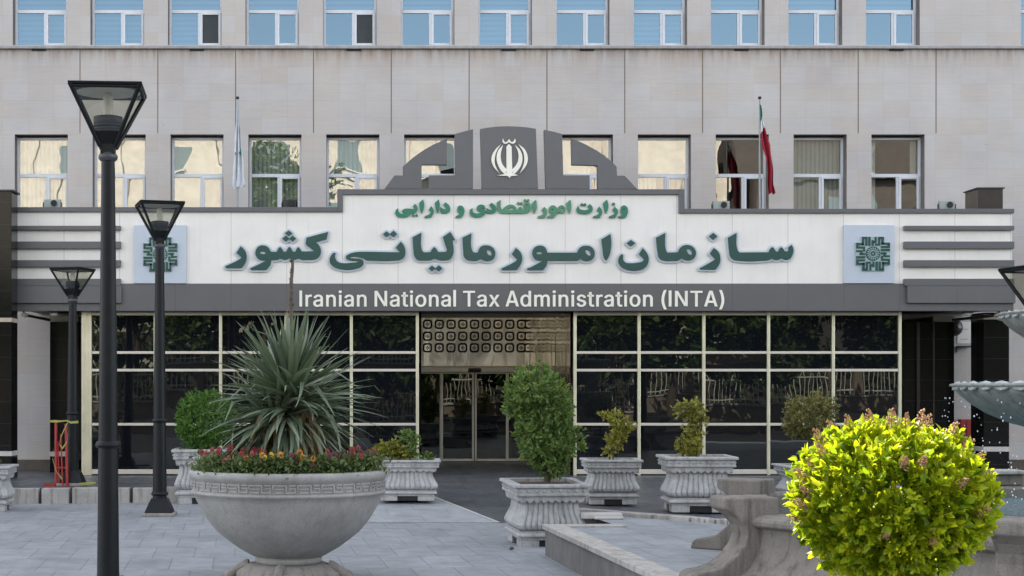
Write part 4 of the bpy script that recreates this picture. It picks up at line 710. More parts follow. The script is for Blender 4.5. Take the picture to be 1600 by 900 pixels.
dr = thing('sliding_door', (X(741, YD), YD, .25), 'four leaf automatic glass sliding door with grey frames under the steel panel', 'door')
def dxx(px): return X(px, YD) - X(741, YD)
zh = Z(579, YD) - .25
b = MB(); b.box(dxx(638), dxx(845), -.12, .06, Z(582, YD) - .25, Z(573, YD) - .25); b.build('header', M['alu_door'], dr, bevel=.01)
b = MB(); b.box(dxx(731), dxx(751), -.19, -.12, Z(581.5, YD) - .25, Z(575.5, YD) - .25); b.build('sensor', M['black'], dr, bevel=.02)
for a, c, yy in ((638, 690, .03), (689, 740.4, -.03), (741.6, 793, -.03), (792, 845, .03)):
    lf = bpy.data.objects.new('door_leaf', None); COL.objects.link(lf); lf.parent = dr; lf.location = (dxx((a + c) / 2), yy, .012)
    hw = (dxx(c) - dxx(a)) / 2; hh = Z(582, YD) - .25 - .015; b = MB(); s = .045
    b.box(-hw, -hw + s, -.02, .02, 0, hh); b.box(hw - s, hw, -.02, .02, 0, hh); b.box(-hw + s, hw - s, -.02, .02, 0, .06); b.box(-hw + s, hw - s, -.02, .02, hh - .03, hh)
    b.build('leaf_frame', M['alu_door'], lf, bevel=.006)
    b = MB(); b.add([(-hw + s, 0, .06), (hw - s, 0, .06), (hw - s, 0, hh - .03), (-hw + s, 0, hh - .03)], [(0, 1, 2, 3)]); b.build('pane', M['glass_dark'], lf, fix=False)
    if 689 <= a < 760:
        sx = 1 if a < 700 else -1; b = MB(); zz = Z(620, YD) - .25 - .012
        b.box(min(sx * (hw - .26), sx * (hw - .03)), max(sx * (hw - .26), sx * (hw - .03)), -.026, -.023, zz - .022, zz + .022); b.build('sticker', M['white_stone'], lf)
        b = MB(); e0 = sx * (hw - .26) if sx > 0 else -hw + .19; b.box(e0, e0 + .07, -.029, -.0265, zz - .022, zz + .022); b.build('sticker', M['red'], lf)
b = MB(); b.box(dxx(630), dxx(850), .10, .14, 0, 3.6); b.build('dark_backing', M['black'], dr)

# ------------------------------------------------------------------ black granite pillars and panels
YP = 28.15
p = thing('granite_pillar', (X(-14, YP), YP, .25), 'polished black granite pillar at the left end of the canopy, rising above it', 'pillar')
hw = (X(18, YP) - X(-46, YP)) / 2; zt = Z(299, YP) - .25
b = MB(); b.box(-hw, hw, 0, .5, 0, zt); b.build('shaft', M['granite'], p, bevel=.006)
b = MB(); b.box(-hw - .03, hw + .04, -.03, .53, zt, zt + .03); b.build('cap', M['black'], p)
for y0, y1, mt in ((712.5, 705, 'white_stone'), (503, 496.5, 'cream')):
    b = MB(); b.box(-hw - .004, hw + .004, -.005, .505, Z(y0, YP) - .25, Z(y1, YP) - .25); b.build('stone_band', M[mt], p)
YR = 29.4
p = thing('granite_pillar', (X(1557, YR), YR, .25), 'polished black granite pillar under the right end of the canopy, behind the fountain', 'pillar')
hw = (X(1577, YR) - X(1537, YR)) / 2; zc = Z(486, YF) - .25 - .002
b = MB(); b.box(-hw, hw, 0, .62, 0, zc); b.build('shaft', M['granite'], p, bevel=.006)
b = MB(); b.box(-hw - .004, hw + .004, -.005, .625, Z(705.5, YR) - .25, Z(698, YR) - .25); b.build('stone_band', M['white_stone'], p)
b = MB(); b.box(-hw - .004, hw + .004, -.005, .625, Z(499, YR) - .25, Z(491, YR) - .25); b.build('stone_band', M['cream'], p)
zr0, zr1 = Z(340, YF) - .25, Z(295, YR) - .25
b = MB(); b.box(-hw + X(-9, YR) - X(0, YR), hw + X(-10, YR) - X(0, YR), 0, .62, zr0, zr1); b.build('top_block', M['box_brown'], p)
b = MB(); b.box(-hw + X(-11, YR) - X(0, YR), hw + X(-8, YR) - X(0, YR), -.03, .65, zr1, zr1 + .025); b.build('cap', M['black'], p)
YQ = 30.3
for a, c, lb, ex in ((78, 122, 'narrow black granite wall panel between stone column and left glass wall', 0), (1412, 1491, 'wide black granite wall panel right of the glass wall', 1)):
    p = thing('granite_panel', (X(a, YQ), YQ, .25), lb, 'wall panel'); w = X(c, YQ) - X(a, YQ)
    b = MB(); b.box(0, w, 0, YW - YQ - .003, 0, Z(503, YQ) - .25); b.build('slab', M['granite'], p, bevel=.004)
    b = MB(); b.box(X(a if not ex else 1458, YQ) - X(a, YQ), w, -.006, YW - YQ - .003, Z(503, YQ) - .248, Z(494, YQ) - .25); b.build('cream_head', M['cream'], p)
    if not ex:
        b = MB(); b.box(-.003, w + .003, -.004, .2, Z(713, YQ) - .25, Z(705.5, YQ) - .25); b.build('stone_band', M['white_stone'], p)
    else:
        b = MB(); b.box(X(1431, YQ) - X(a, YQ), X(1436, YQ) - X(a, YQ), -.05, -.0, 0, Z(503, YQ) - .25); b.box(X(1457, YQ) - X(a, YQ), X(1460, YQ) - X(a, YQ), -.02, 0, 0, Z(503, YQ) - .25); b.build('trim', M['box_brown'], p)
# ------------------------------------------------------------------ street lamps
def sq(h, z, rot=0, n=1): return [(h * math.cos(rot + math.pi / 4 + k * math.pi / 2) * 1.4142, h * math.sin(rot + math.pi / 4 + k * math.pi / 2) * 1.4142, z) for k in range(4)]
def lamp(px, Y, z0, top_py, label, rz, rings, k=1.0, kp=1.0):
    """square tapered lantern on a round tapering pole with a flared foot"""
    x = X(px, Y); H = Z(top_py, Y) - z0; t = thing('street_lamp', (x, Y, z0), label, 'street lamp', None, 0)
    hl = .665 * k; zb = H - hl                                  # collar height
    b = MB(); prof = [(.125 * 1.0, .03), (.118, .10), (.108, .16), (.106, .30)]
    zz = [.30, zb * .35, zb * .7, zb]; rr = [.106, .094, .078, .064]
    b.lathe([(r_ * kp, z_) for r_, z_ in prof + list(zip(rr[1:], zz[1:]))], 28); b.build('pole', M['lamp_metal'], t)
    b = MB(); b.box(-.24, .24, -.24, .24, 0, .05); b.build('plinth', M['pedestal'], t, bevel=.01)
    b = MB(); b.loft([sq(.20, .05), sq(.195, .075), sq(.145, .20), sq(.115, .26)]); b.build('foot', M['lamp_metal'], t, bevel=.012)
    for z, r in rings:
        b = MB(); b.lathe([(r, 0), (r + .018, .012), (r + .02, .03), (r + .012, .05), (r, .06)], 28, (0, 0, z)); b.build('ring', M['lamp_metal'], t)
    b = MB(); b.lathe([(.066, -.02), (.082, 0), (.084, .02), (.075, .035), (.066, .05)], 24, (0, 0, zb)); b.build('collar', M['lamp_ring'], t)
    ln = bpy.data.objects.new('lantern', None); COL.objects.link(ln); ln.parent = t; ln.location = (0, 0, zb); ln.rotation_euler = (0, 0, rz)
    w0, w1, h0 = .062, .318 * k, .13 * k
    b = MB(); b.loft([sq(w0, .04), sq(w0, h0), sq(w0 + .045, h0 + .11 * k)]); b.build('neck', M['lamp_metal'], ln)
    b = MB()
    for q in range(4):                                          # four corner bars, drawn past the cap
        a = math.pi / 4 + q * math.pi / 2; r0, r1 = w0 * 1.4142, w1 * 1.4142
        p0 = Vector((r0 * math.cos(a), r0 * math.sin(a), h0 * .8)); p1 = Vector((r1 * math.cos(a), r1 * math.sin(a), hl - .02))
        b.tube([p0, p1], .021 * k, 6)
    for q in range(4):
        a = math.pi / 4 + q * math.pi / 2; a2 = a + math.pi / 2; r1 = w1 * 1.4142 - .01
        b.tube([(r1 * math.cos(a), r1 * math.sin(a), hl - .045), (r1 * math.cos(a2), r1 * math.sin(a2), hl - .045)], .017 * k, 6)
    b.build('frame', M['lamp_metal'], ln)
    b = MB(); b.loft([sq(w1 + .012, hl - .03), sq(w1 + .016, hl - .008), sq(w1 - .03, hl)]); b.build('cap', M['lamp_metal'], ln, bevel=.006)
    b = MB(); b.lathe([(w1 * .93, -.05), (w1 * .9, -.034), (w1 * .5, -.031)], 28, (0, 0, hl)); b.build('reflector', M['bulb'], ln)
    zt_, zg = hl - .05, h0 + .09 * k; wt, wg = w1 - .012, w0 + (w1 - w0) * (zg - h0) / (hl - h0) - .008
    s_t, s_g = sq(wt, zt_), sq(wg, zg)
    for q in range(4):
        b = MB(); b.add([s_g[q], s_g[(q + 1) % 4], s_t[(q + 1) % 4], s_t[q]], [(0, 1, 2, 3)]); b.build('glass_panel', M['lamp_glass'], ln, fix=False)
    b = MB(); z = h0 + .02
    for i in range(6):
        r = .058 + .012 * i; b.lathe([(r, 0), (r + .009, .004), (r + .009, .016), (r, .022)], 20, (0, 0, z + i * .028 * k))
    zs = z + 6 * .028 * k; b.lathe([(.13 * k, 0), (.135 * k, .01), (.135 * k, .06), (.11 * k, .066)], 24, (0, 0, zs)); b.build('socket', M['lamp_metal'], ln)
    b = MB()
    b.lathe([(.036, 0)] + [(.045 if i % 2 else .038, .012 * i + .01) for i in range(14)] + [(.03, .195), (.008, .21)], 16, (0, 0, zs + .066)); b.build('bulb', M['bulb'], ln)
    return t
lamp(169, 13.25, 0, 136, 'tallest and nearest street lamp, its pole running below the picture', R(4), [(Z(700, 13.25), .09)], .93, .9)
lamp(249.5, 22.95, 0, 316.5, 'middle sized dark street lamp with bare flared foot, before the left emblem plaque', R(15), [(Z(660, 22.95), .094), (.30, .108)])
lamp(113.5, 26.15, .25, 418.5, 'smallest street lamp standing on the dark platform, wrapped with yellow tape', R(-20), [(1.2, .094)], .86)
lamp(1632, 17.1, .38, 415.5, 'street lamp at the right edge, only one lantern corner showing beside the fountain', R(10), [(1.2, .094)], 1.05)

# ------------------------------------------------------------------ carved planters
def planter_parts(t, w, d, h, soil=True):
    """square planter: footed base, bulging fluted body, scalloped fringe and a broad moulded rim; w, d at the rim"""
    def ring(sx, sy, z, rib=0.0, n=26, scal=0.0, ph=0):
        P = []
        for side in range(4):
            for i in range(n):
                u = -1 + 2 * i / n; fl = rib * abs(math.sin(math.pi * 5.5 * (u + 1))) ** .55 if rib else 0
                zz = z - scal * abs(math.sin(math.pi * 4.5 * (u + 1)))
                e = 1 + fl * min(1, (1 - abs(u)) * 14 + .15)
                x_, y_ = [(u * sx, -sy * e), (sx * e, u * sy), (-u * sx, sy * e), (-sx * e, -u * sy)][side]
                P.append((x_, y_, zz))
        return P
    W, D = w / 2, d / 2; H = h
    b = MB()
    fw, fd, t0 = .80 * W, .80 * D, .115 * H
    cw, cd = fw * .62, fd * .62
    for sx in (-1, 1):
        for sy in (-1, 1):
            x0, x1 = sorted((sx * fw, sx * (fw - cw))); y0, y1 = sorted((sy * fd, sy * (fd - cd))); b.box(x0, x1, y0, y1, 0, t0)
    b.box(-fw, fw, -fd, fd, t0, .17 * H); b.build('base', M['planter'], t, bevel=.008)
    b = MB(); b.box(-fw * .93, fw * .93, -fd * .93, fd * .93, .001, t0 - .001); b.build('hollow_shade', M['dark_fill'], t)  # black block stands in for the shade between the feet
    b = MB(); b.loft([ring(.87 * W, .87 * D, .172 * H), ring(.88 * W, .88 * D, .20 * H), ring(.85 * W, .85 * D, .225 * H), ring(.80 * W, .80 * D, .235 * H), ring(.81 * W, .81 * D, .262 * H)]); b.build('base_moulding', M['planter'], t)
    pr = [(.262, .74, .0), (.275, .77, .06), (.31, .83, .07), (.36, .85, .075), (.42, .82, .07), (.50, .765, .065), (.58, .72, .06), (.66, .71, .055), (.72, .735, .03), (.745, .77, .0)]
    b = MB(); b.loft([ring(a * W, a * D, z * H, rb, 88) for z, a, rb in pr], smooth=False); b.build('fluted_body', M['planter'], t)
    b = MB(); b.loft([ring(.83 * W, .83 * D, .742 * H, 0, 44, .045 * H), ring(.86 * W, .86 * D, .758 * H, 0, 44, .045 * H), ring(.87 * W, .87 * D, .80 * H, 0, 44), ring(.90 * W, .90 * D, .815 * H, 0, 44)]); b.build('scalloped_fringe', M['planter'], t)
    b = MB(); b.loft([ring(.93 * W, .93 * D, .815 * H), ring(.945 * W, .945 * D, .83 * H), ring(.945 * W, .945 * D, .85 * H), ring(.925 * W, .925 * D, .856 * H), ring(.925 * W, .925 * D, .935 * H), ring(.98 * W, .98 * D, .945 * H), ring(W, D, .955 * H), ring(W, D, .985 * H), ring(.985 * W, .985 * D, H), ring(.80 * W, .80 * D, H), ring(.79 * W, .79 * D, .93 * H)])
    n = 9
    for side in range(4):
        for i in range(n):
            u = -1 + 2 * (i + .5) / n; q = .926
            x_, y_ = [(u * W * q, -D * q), (W * q, u * D * q), (u * W * q, D * q), (-W * q, u * D * q)][side]
            b.lathe([(.001, -.022 * H * 1.3), (.018 * h / .7, -.012 * H), (.02 * h / .7, .008 * H), (.001, .026 * H)], 6, (x_, y_, .895 * H))
    b.build('rim', M['planter'], t)
    b = MB(); b.box(-.80 * W, .80 * W, -.80 * D, .80 * D, .85 * H, .945 * H); b.build('soil', M['soil'], t)
def planter(px, Y, z0, w, d, h, rz, label, tilt=0):
    t = thing('stone_planter', (X(px, Y), Y, z0), label, 'planter', 'carved stone planters on the plaza', rz); t.rotation_euler = (tilt, 0, rz)
    planter_parts(t, w, d, h); return t
P1 = planter(850, 18.75, 0, .93, .93, .765, R(6), 'nearest square stone planter in front, holding the tall bushy shrub', R(2.0))
P2 = planter(954.5, 20.25, .384, .76, .70, .585, R(-3), 'small square planter holding a thin bent yellowish shrub, left of the other small one', 0)
P3 = planter(1088, 19.0, .384, .88, .84, .68, R(-3), 'square planter partly hidden by the fountain scrolls, with a straggly yellow and grey shrub', 0)
P4 = planter(1268, 20.4, .384, .86, .8, .50, R(0), 'stone planter mostly hidden behind the bright yellow bush, only its left rim showing')
P5 = planter(637, 24.05, .163, 1.03, .80, .63, R(-2), 'long low planter of small leafy plants behind the right side of the big stone bowl')
P6 = planter(316, 25.6, .0, .96, .84, .90, R(2), 'planter with round green bush, half hidden by the left side of the big stone bowl')
P7 = planter(-22, 24.0, 0, .88, .84, .70, R(3), 'stone planter cut off by the left edge of the picture')

# ------------------------------------------------------------------ foliage tools
def leaf_mesh(P, D, Nn, Ln, Wd, tone, name, mat, parent, fold=.18):
    """one mesh of pointed, slightly folded leaves: base points P, directions D, normals Nn"""
    n = len(P); D = D / np.linalg.norm(D, axis=1, keepdims=True)
    Sd = np.cross(D, Nn); Sd /= (np.linalg.norm(Sd, axis=1, keepdims=True) + 1e-9); U = np.cross(Sd, D)
    L = Ln[:, None]; Wh = Wd[:, None] / 2
    v = np.empty((n, 6, 3)); v[:, 0] = P; v[:, 1] = P + D * L * .42 + Sd * Wh + U * Wh * fold * 2; v[:, 2] = P + D * L * .42 - Sd * Wh + U * Wh * fold * 2
    v[:, 3] = P + D * L * .48; v[:, 4] = P + D * L * .80 + U * L * -.03; v[:, 5] = P + D * L - U * L * .07
    v1 = v[:, 4] + Sd * Wh * .55 + U * Wh * fold; v2 = v[:, 4] - Sd * Wh * .55 + U * Wh * fold
    V = np.concatenate([v, v1[:, None], v2[:, None]], axis=1).reshape(-1, 3)
    base = (np.arange(n) * 8)[:, None]
    F = np.concatenate([base + np.array(q) for q in ([0, 3, 1], [0, 2, 3], [1, 3, 4], [1, 4, 6], [2, 4, 3], [2, 7, 4], [6, 4, 5], [7, 5, 4])], axis=0)
    me = bpy.data.meshes.new(name); me.vertices.add(len(V)); me.vertices.foreach_set('co', V.astype(np.float32).ravel())
    m = len(F); me.loops.add(m * 3); me.polygons.add(m)
    me.loops.foreach_set('vertex_index', F.astype(np.int32).ravel()); me.polygons.foreach_set('loop_start', np.arange(0, m * 3, 3, dtype=np.int32)); me.polygons.foreach_set('loop_total', np.full(m, 3, dtype=np.int32))
    me.materials.append(mat); at = me.attributes.new('tone', 'FLOAT', 'POINT'); at.data.foreach_set('value', np.repeat(tone, 8).astype(np.float32))
    me.update(calc_edges=True); me.validate()
    o = bpy.data.objects.new(name, me); COL.objects.link(o); o.parent = parent; return o
def unit(n):
    v = rng.normal(size=(n, 3)); return v / np.linalg.norm(v, axis=1, keepdims=True)
def crown(ells, shoots, per, L, Wd, parent, mat, name='foliage', inner=.35, up=.35, spread=.8, lump=.10, tonebias=0.0, depth=.30, cut=None):
    """leaf rosettes on shoot tips that fill a union of ellipsoids (cx,cy,cz,rx,ry,rz)"""
    E = np.array(ells, float); area = (E[:, 3] * E[:, 4] + E[:, 3] * E[:, 5] + E[:, 4] * E[:, 5]); pr = area / area.sum()
    pts, dirs = [], []
    while len(pts) < shoots:
        k = rng.choice(len(E), p=pr); d = unit(1)[0]
        r = 1 - depth * rng.random() ** 1.6 if rng.random() > inner else rng.uniform(.35, .8)
        wob = 1 + lump * (math.sin(d[0] * 7 + k * 2) + math.sin(d[2] * 8 + d[1] * 5 + k) + .7 * math.sin(d[0] * 15 + d[2] * 13))
        p = E[k, :3] + d * E[k, 3:] * r * wob
        bad = False
        for j in range(len(E)):
            if j != k and np.sum(((p - E[j, :3]) / E[j, 3:]) ** 2) < .40: bad = True; break
        if bad or (cut and cut(p)): continue
        dd = d / E[k, 3:]; dd /= np.linalg.norm(dd); pts.append(p); dirs.append(dd)
    pts = np.array(pts); dirs = np.array(dirs); n = len(pts)
    dirs = dirs + unit(n) * .45 + np.array([0, 0, up]); dirs /= np.linalg.norm(dirs, axis=1, keepdims=True)
    st = rng.random(n) * .5 + .25
    P = np.repeat(pts, per, 0); D0 = np.repeat(dirs, per, 0); m = len(P)
    off = rng.random(m); D = D0 + unit(m) * spread; D /= np.linalg.norm(D, axis=1, keepdims=True)
    P = P + D0 * (off[:, None] - .5) * L * 1.3
    Nn = D0 * 1.0 + unit(m) * .5
    tone = np.clip(np.repeat(st, per) + rng.normal(0, .14, m) + tonebias, 0, 1)
    return leaf_mesh(P, D, Nn, L * rng.uniform(.6, 1.15, m), Wd * rng.uniform(.7, 1.15, m), tone, name, mat, parent)
def stems(parent, lines, name='trunk', mat=None):
    b = MB()
    for pts, r in lines: b.tube(pts, r, 7)
    return b.build(name, mat or M['bark'], parent)
M['leaf_mid'] = leafmat('mid green leaves', [(.05, .085, .03), (.10, .18, .05), (.17, .26, .07), (.27, .34, .09)])
M['leaf_round'] = leafmat('round bush leaves', [(.03, .075, .016), (.065, .16, .028), (.11, .24, .04), (.17, .30, .055)])
M['leaf_yel'] = leafmat('yellowing leaves', [(.10, .13, .03), (.22, .235, .045), (.34, .32, .06), (.40, .36, .10)])
M['leaf_olive'] = leafmat('olive leaves', [(.065, .075, .03), (.13, .14, .05), (.22, .21, .075), (.30, .27, .12)])
M['leaf_gold'] = leafmat('golden privet leaves', [(.07, .13, .007), (.20, .31, .012), (.38, .45, .016), (.54, .55, .03)], .38, .52, (1, .96, .24), .35)
M['leaf_tree'] = leafmat('tree leaves', [(.02, .038, .013), (.045, .08, .022), (.08, .13, .03), (.13, .18, .045)], .5, .3)
M['yucca'] = leafmat('yucca blades', [(.072, .10, .066), (.108, .148, .092), (.155, .195, .118), (.25, .29, .21), (.26, .18, .09)], .42, .12, (.9, 1, .6), .45)
M['dead'] = leafmat('dead yucca blades', [(.11, .07, .04), (.18, .115, .065), (.26, .17, .10), (.33, .24, .15)], .8, .15, (1, .8, .5), .2)
M['pansy_leaf'] = leafmat('pansy leaves', [(.035, .06, .022), (.07, .11, .035), (.11, .165, .05), (.17, .22, .08)])

# plants in the planters: offsets are given in metres from the planter's soil
def plant(name, P, h, label, cat='shrub', **k):
    return thing(name, (P.location.x, P.location.y, P.location.z + h * .945), label, cat)
def pxell(P, h, k, lst, dy=0, ry=None):
    """ellipsoids whose outline follows the photo: (px, py, half width px, half height px) at the planter's depth"""
    Y = P.location.y; s = FPX / Y; r = []
    for i, (px, py, a, c) in enumerate(lst):
        r.append((X(px, Y) - P.location.x, random.uniform(-.04, .04), Z(py, Y) - P.location.z - h * .945, a / s, (ry or a / s), c / s))
    return r
t = plant('tall_shrub', P1, .765, 'tall dense irregular green shrub bulging to the right, growing from the nearest square planter')
e = pxell(P1, .765, 0, [(838, 612, 44, 38), (818, 630, 28, 34), (868, 640, 28, 34), (852, 668, 42, 34), (885, 690, 26, 26), (848, 700, 36, 30), (862, 725, 22, 18)])
crown(e, 1500, 8, .062, .026, t, M['leaf_mid'], inner=.25, lump=.09)
stems(t, [([(0.02, 0, -.03), (.03, 0, .1), (0, .01, .4)], [.03, .028, .015]), ([(.05, 0, -.03), (.1, 0, .2), (.18, 0, .4)], [.02, .016, .008])])
t = plant('thin_shrub', P2, .585, 'thin bent shrub of sparse yellowish leaves in the left small square planter')
e = pxell(P2, .585, 0, [(962, 655, 16, 12), (978, 668, 12, 14), (958, 690, 15, 14), (968, 676, 12, 14), (952, 705, 10, 8), (944, 648, 6, 5)])
crown(e, 210, 7, .055, .024, t, M['leaf_yel'], inner=.5, lump=.16, depth=.7)
stems(t, [([(-.02, 0, -.03), (-.01, 0, .2), (.05, 0, .4)], [.014, .011, .006]), ([(.02, 0, -.03), (.05, 0, .15), (.12, .02, .33)], [.01, .008, .005])])
t = plant('straggly_shrub', P3, .68, 'straggly shrub, yellow below and grey at its top, in the planter beside the fountain scrolls')
e = pxell(P3, .68, 0, [(1078, 640, 22, 14), (1088, 655, 15, 16), (1080, 684, 20, 20), (1078, 702, 20, 10)])
crown(e, 300, 7, .055, .024, t, M['leaf_yel'], inner=.45, lump=.16, depth=.6)
b0 = crown(pxell(P3, .68, 0, [(1074, 640, 20, 13), (1092, 652, 11, 15)]), 90, 6, .05, .02, t, M['leaf_olive'], 'dry_foliage', inner=.5, depth=.6)
stems(t, [([(-.03, 0, -.03), (-.02, 0, .25), (.0, 0, .55)], [.014, .01, .006]), ([(0, .02, -.03), (.03, 0, .3), (-.06, 0, .6)], [.012, .009, .005])])
t = plant('olive_shrub', P4, .50, 'rounded olive brown shrub rising behind the bright yellow bush')
e = pxell(P4, .50, 0, [(1262, 652, 36, 30), (1283, 640, 24, 26), (1246, 660, 20, 22), (1275, 668, 26, 18)])
crown(e, 800, 7, .052, .020, t, M['leaf_olive'], inner=.3, lump=.12)
stems(t, [([(0, 0, -.03), (0, 0, .25), (.02, 0, .6)], [.022, .02, .012])])
t = plant('leafy_plant', P5, .63, 'low yellow green plants with one taller sapling in the long planter behind the bowl')
e = pxell(P5, .63, 0, [(603, 705, 20, 13), (617, 700, 14, 12), (592, 710, 14, 9), (628, 710, 12, 8)])
crown(e, 260, 7, .06, .03, t, M['leaf_yel'], inner=.4, lump=.14, depth=.5, tonebias=-.1)
crown(pxell(P5, .63, 0, [(636, 682, 16, 8), (643, 705, 14, 12), (650, 690, 8, 8), (668, 714, 10, 4)]), 130, 6, .06, .03, t, M['leaf_mid'], 'sapling_foliage', inner=.5, depth=.7)
stems(t, [([(.03, 0, -.03), (.02, 0, .2), (.06, 0, .38)], [.009, .007, .004])], 'stem')
t = plant('round_bush', P6, .90, 'clipped round green bush in the planter behind the left side of the bowl')
e = pxell(P6, .90, 0, [(322, 652, 46, 42), (318, 662, 40, 40)], ry=.42)
crown(e, 1500, 7, .055, .024, t, M['leaf_round'], inner=.2, lump=.035, spread=.9)
crown(pxell(P6, .90, 0, [(300, 703, 26, 7), (330, 704, 26, 6)]), 120, 6, .05, .025, t, M['leaf_round'], 'ground_leaves', inner=.4)
stems(t, [([(0, 0, -.03), (0, 0, .25), (.02, 0, .5)], [.03, .028, .016])])
t = plant('low_plant', P7, .70, 'low green leaves in the planter at the left edge of the picture', 'plant')
crown(pxell(P7, .70, 0, [(-20, 722, 16, 10), (-8, 724, 8, 7)]), 90, 6, .05, .025, t, M['leaf_round'], inner=.4)
stems(t, [([(0, 0, -.03), (0, 0, .1), (.02, 0, .16)], [.012, .01, .006])], 'stem')

# ------------------------------------------------------------------ big stone bowl, yucca and pansies
YB = 15.2; BX = X(451, YB)
bowl = thing('stone_bowl', (BX, YB, 0), 'huge round granite bowl with a carved key pattern band, on a rough scrolled foot', 'planter bowl')
b = MB()
prof = [(.30, .165), (.325, .18), (.33, .225), (.315, .232), (.36, .245), (.50, .325), (.607, .404), (.70, .48), (.762, .55), (.825, .64), (.872, .72), (.912, .80), (.934, .855), (.952, .862), (.960, .875), (.957, .89), (.944, .897), (.948, .905), (.95, .995), (.958, 1.0), (.962, 1.01), (.976, 1.02), (.985, 1.05), (.984, 1.075), (.97, 1.09), (.93, 1.095), (.90, 1.08), (.885, 1.02)]
b.lathe(prof, 96); b.build('bowl', M['bowl'], bowl)
b = MB(); n = 26; r = .952
def arcbox(bb, a0, a1, z0, z1, r0=.945, r1=.9585):
    v = [(rr * math.cos(a), rr * math.sin(a), z) for z in (z0, z1) for rr in (r0, r1) for a in (a0, a1)]
    bb.add(v, [(0, 1, 3, 2), (4, 6, 7, 5), (0, 4, 5, 1), (2, 3, 7, 6), (0, 2, 6, 4), (1, 5, 7, 3)])
for i in range(n):
    a = 2 * math.pi * i / n; w = 2 * math.pi / n; z0, z1 = .910, .992; h = .015
    for u0, u1, q0, q1 in ((.02, .62, z1 - h, z1), (.02, .08, .945, z1 - h), (.10, .52, .945, .957), (.56, .62, z0, z1 - h), (.56, .98, z0, z0 + h), (.70, .98, .95, .962), (.92, .98, z0 + h, .95), (.14, .50, z0, z0 + h), (.70, .98, z1 - h, z1)):
        arcbox(b, a + u0 * w, a + u1 * w, q0, q1)
b.build('key_pattern', M['bowl'], bowl)
b = MB()
b.lathe([(.44, 0), (.46, .02), (.47, .05), (.455, .085), (.43, .12), (.405, .15), (.37, .165), (.30, .167)], 64, (0, 0, 0), lambda a, k: 1 + (.14 * max(0, math.cos(4 * a + .6)) ** 2 if k < 4 else .05 * max(0, math.cos(4 * a + .6))))
b.build('foot', M['pedestal'], bowl)
for q in range(4):
    a = q * math.pi / 2 - .15 + math.pi / 4 * 0; b = MB(); pts = []
    for i in range(9):
        u = i / 8; pts.append(((.40 + .22 * u) * math.cos(a), (.40 + .22 * u) * math.sin(a), .15 - .13 * u ** 1.4))
    b.tube(pts, [.05, .052, .05, .045, .042, .045, .052, .058, .05], 10); b.build('scroll', M['pedestal'], bowl)
b = MB(); b.lathe([(.001, 1.06), (.5, 1.055), (.87, 1.03)], 40, caps=False); b.build('soil', M['soil'], bowl)

def blades(parent, name, mat, specs, tb=0):
    """sword leaves: (x,y,z, azimuth, elevation, length, width, droop, tone)"""
    V, F, T = [], [], []; seg = 7
    for (x, y, z, az, el, Ln, w, dr, tn) in specs:
        p = np.array([x, y, z]); e = el; o = len(V); ds = Ln / seg; sb = random.gauss(0, .05); kink = random.randint(3, 6) if random.random() < .12 else 99; a0 = az; tip = random.random()
        side = np.array([-math.sin(az), math.cos(az), 0]); tw = random.uniform(-.5, .5)
        for i in range(seg + 1):
            u = i / seg; az = a0 + sb * i; e -= .9 if i == kink else 0; d = np.array([math.cos(az) * math.cos(e), math.sin(az) * math.cos(e), math.sin(e)])
            nn = np.cross(side, d) * -1; s2 = side * math.cos(tw) + nn * math.sin(tw)
            ww = w * .5 * min(1, .55 + u * 2.2) * (1 - max(0, (u - .45) / .55) ** 1.5) + .0008
            V += [p + s2 * ww, p - nn * ww * .35, p - s2 * ww]; T += [1.0 if i == seg and tip < .5 and tb == 0 else tn * .86] * 3
            p = p + d * ds; e -= dr * ds / Ln * (.4 + 1.2 * u)
            if i < seg:
                k = o + i * 3; F += [(k, k + 1, k + 4, k + 3), (k + 1, k + 2, k + 5, k + 4)]
    me = bpy.data.meshes.new(name); me.from_pydata([tuple(v) for v in V], [], F); me.materials.append(mat)
    at = me.attributes.new('tone', 'FLOAT', 'POINT'); at.data.foreach_set('value', np.array(T, dtype=np.float32)); me.polygons.foreach_set('use_smooth', [True] * len(F)); me.update()
    ob = bpy.data.objects.new(name, me); COL.objects.link(ob); ob.parent = parent; return ob
yz = 1.05
yu = thing('yucca_plant', (BX, YB, yz), 'spiky blue green yucca with a dry flower stalk, growing in the big stone bowl', 'yucca')
def bp(px, py): return (X(px, YB) - BX, Z(py, YB) - yz)
sp = []
def head(px, py, n, l0, l1, e0, e1, w, dmin, dmax, rr=.05, bias=0):
    x, z = bp(px, py)
    for i in range(n):
        az = i * 2.39996 + random.uniform(-.25, .25); u = (i + .5) / n; el = R(lerp(e0, e1, u) + random.uniform(-7, 7))
        Ln = random.uniform(l0, l1); q = rr
        sp.append((x + q * math.cos(az), q * math.sin(az), z - .10 * u + random.uniform(-.02, .02), az, el, Ln, w * random.uniform(.8, 1.15), random.uniform(dmin, dmax), np.clip(.45 + random.gauss(0, .2) + bias, 0, 1)))
head(452, 600, 125, .62, .86, 86, -4, .055, .04, .42)
head(465, 618, 60, .68, .92, 38, -8, .042, .05, .4, .07, .1)
head(432, 648, 70, .5, .72, 75, -10, .040, .1, .5)
head(455, 640, 80, .6, .85, 15, -50, .044, .5, 1.3, .06, .05)
head(448, 632, 50, .75, .98, 22, -30, .043, .5, 1.0, .06, .05)
head(448, 646, 80, .62, .92, 2, -48, .044, .4, 1.0, .08, .03)
blades(yu, 'blades', M['yucca'], sp)
dspec = []
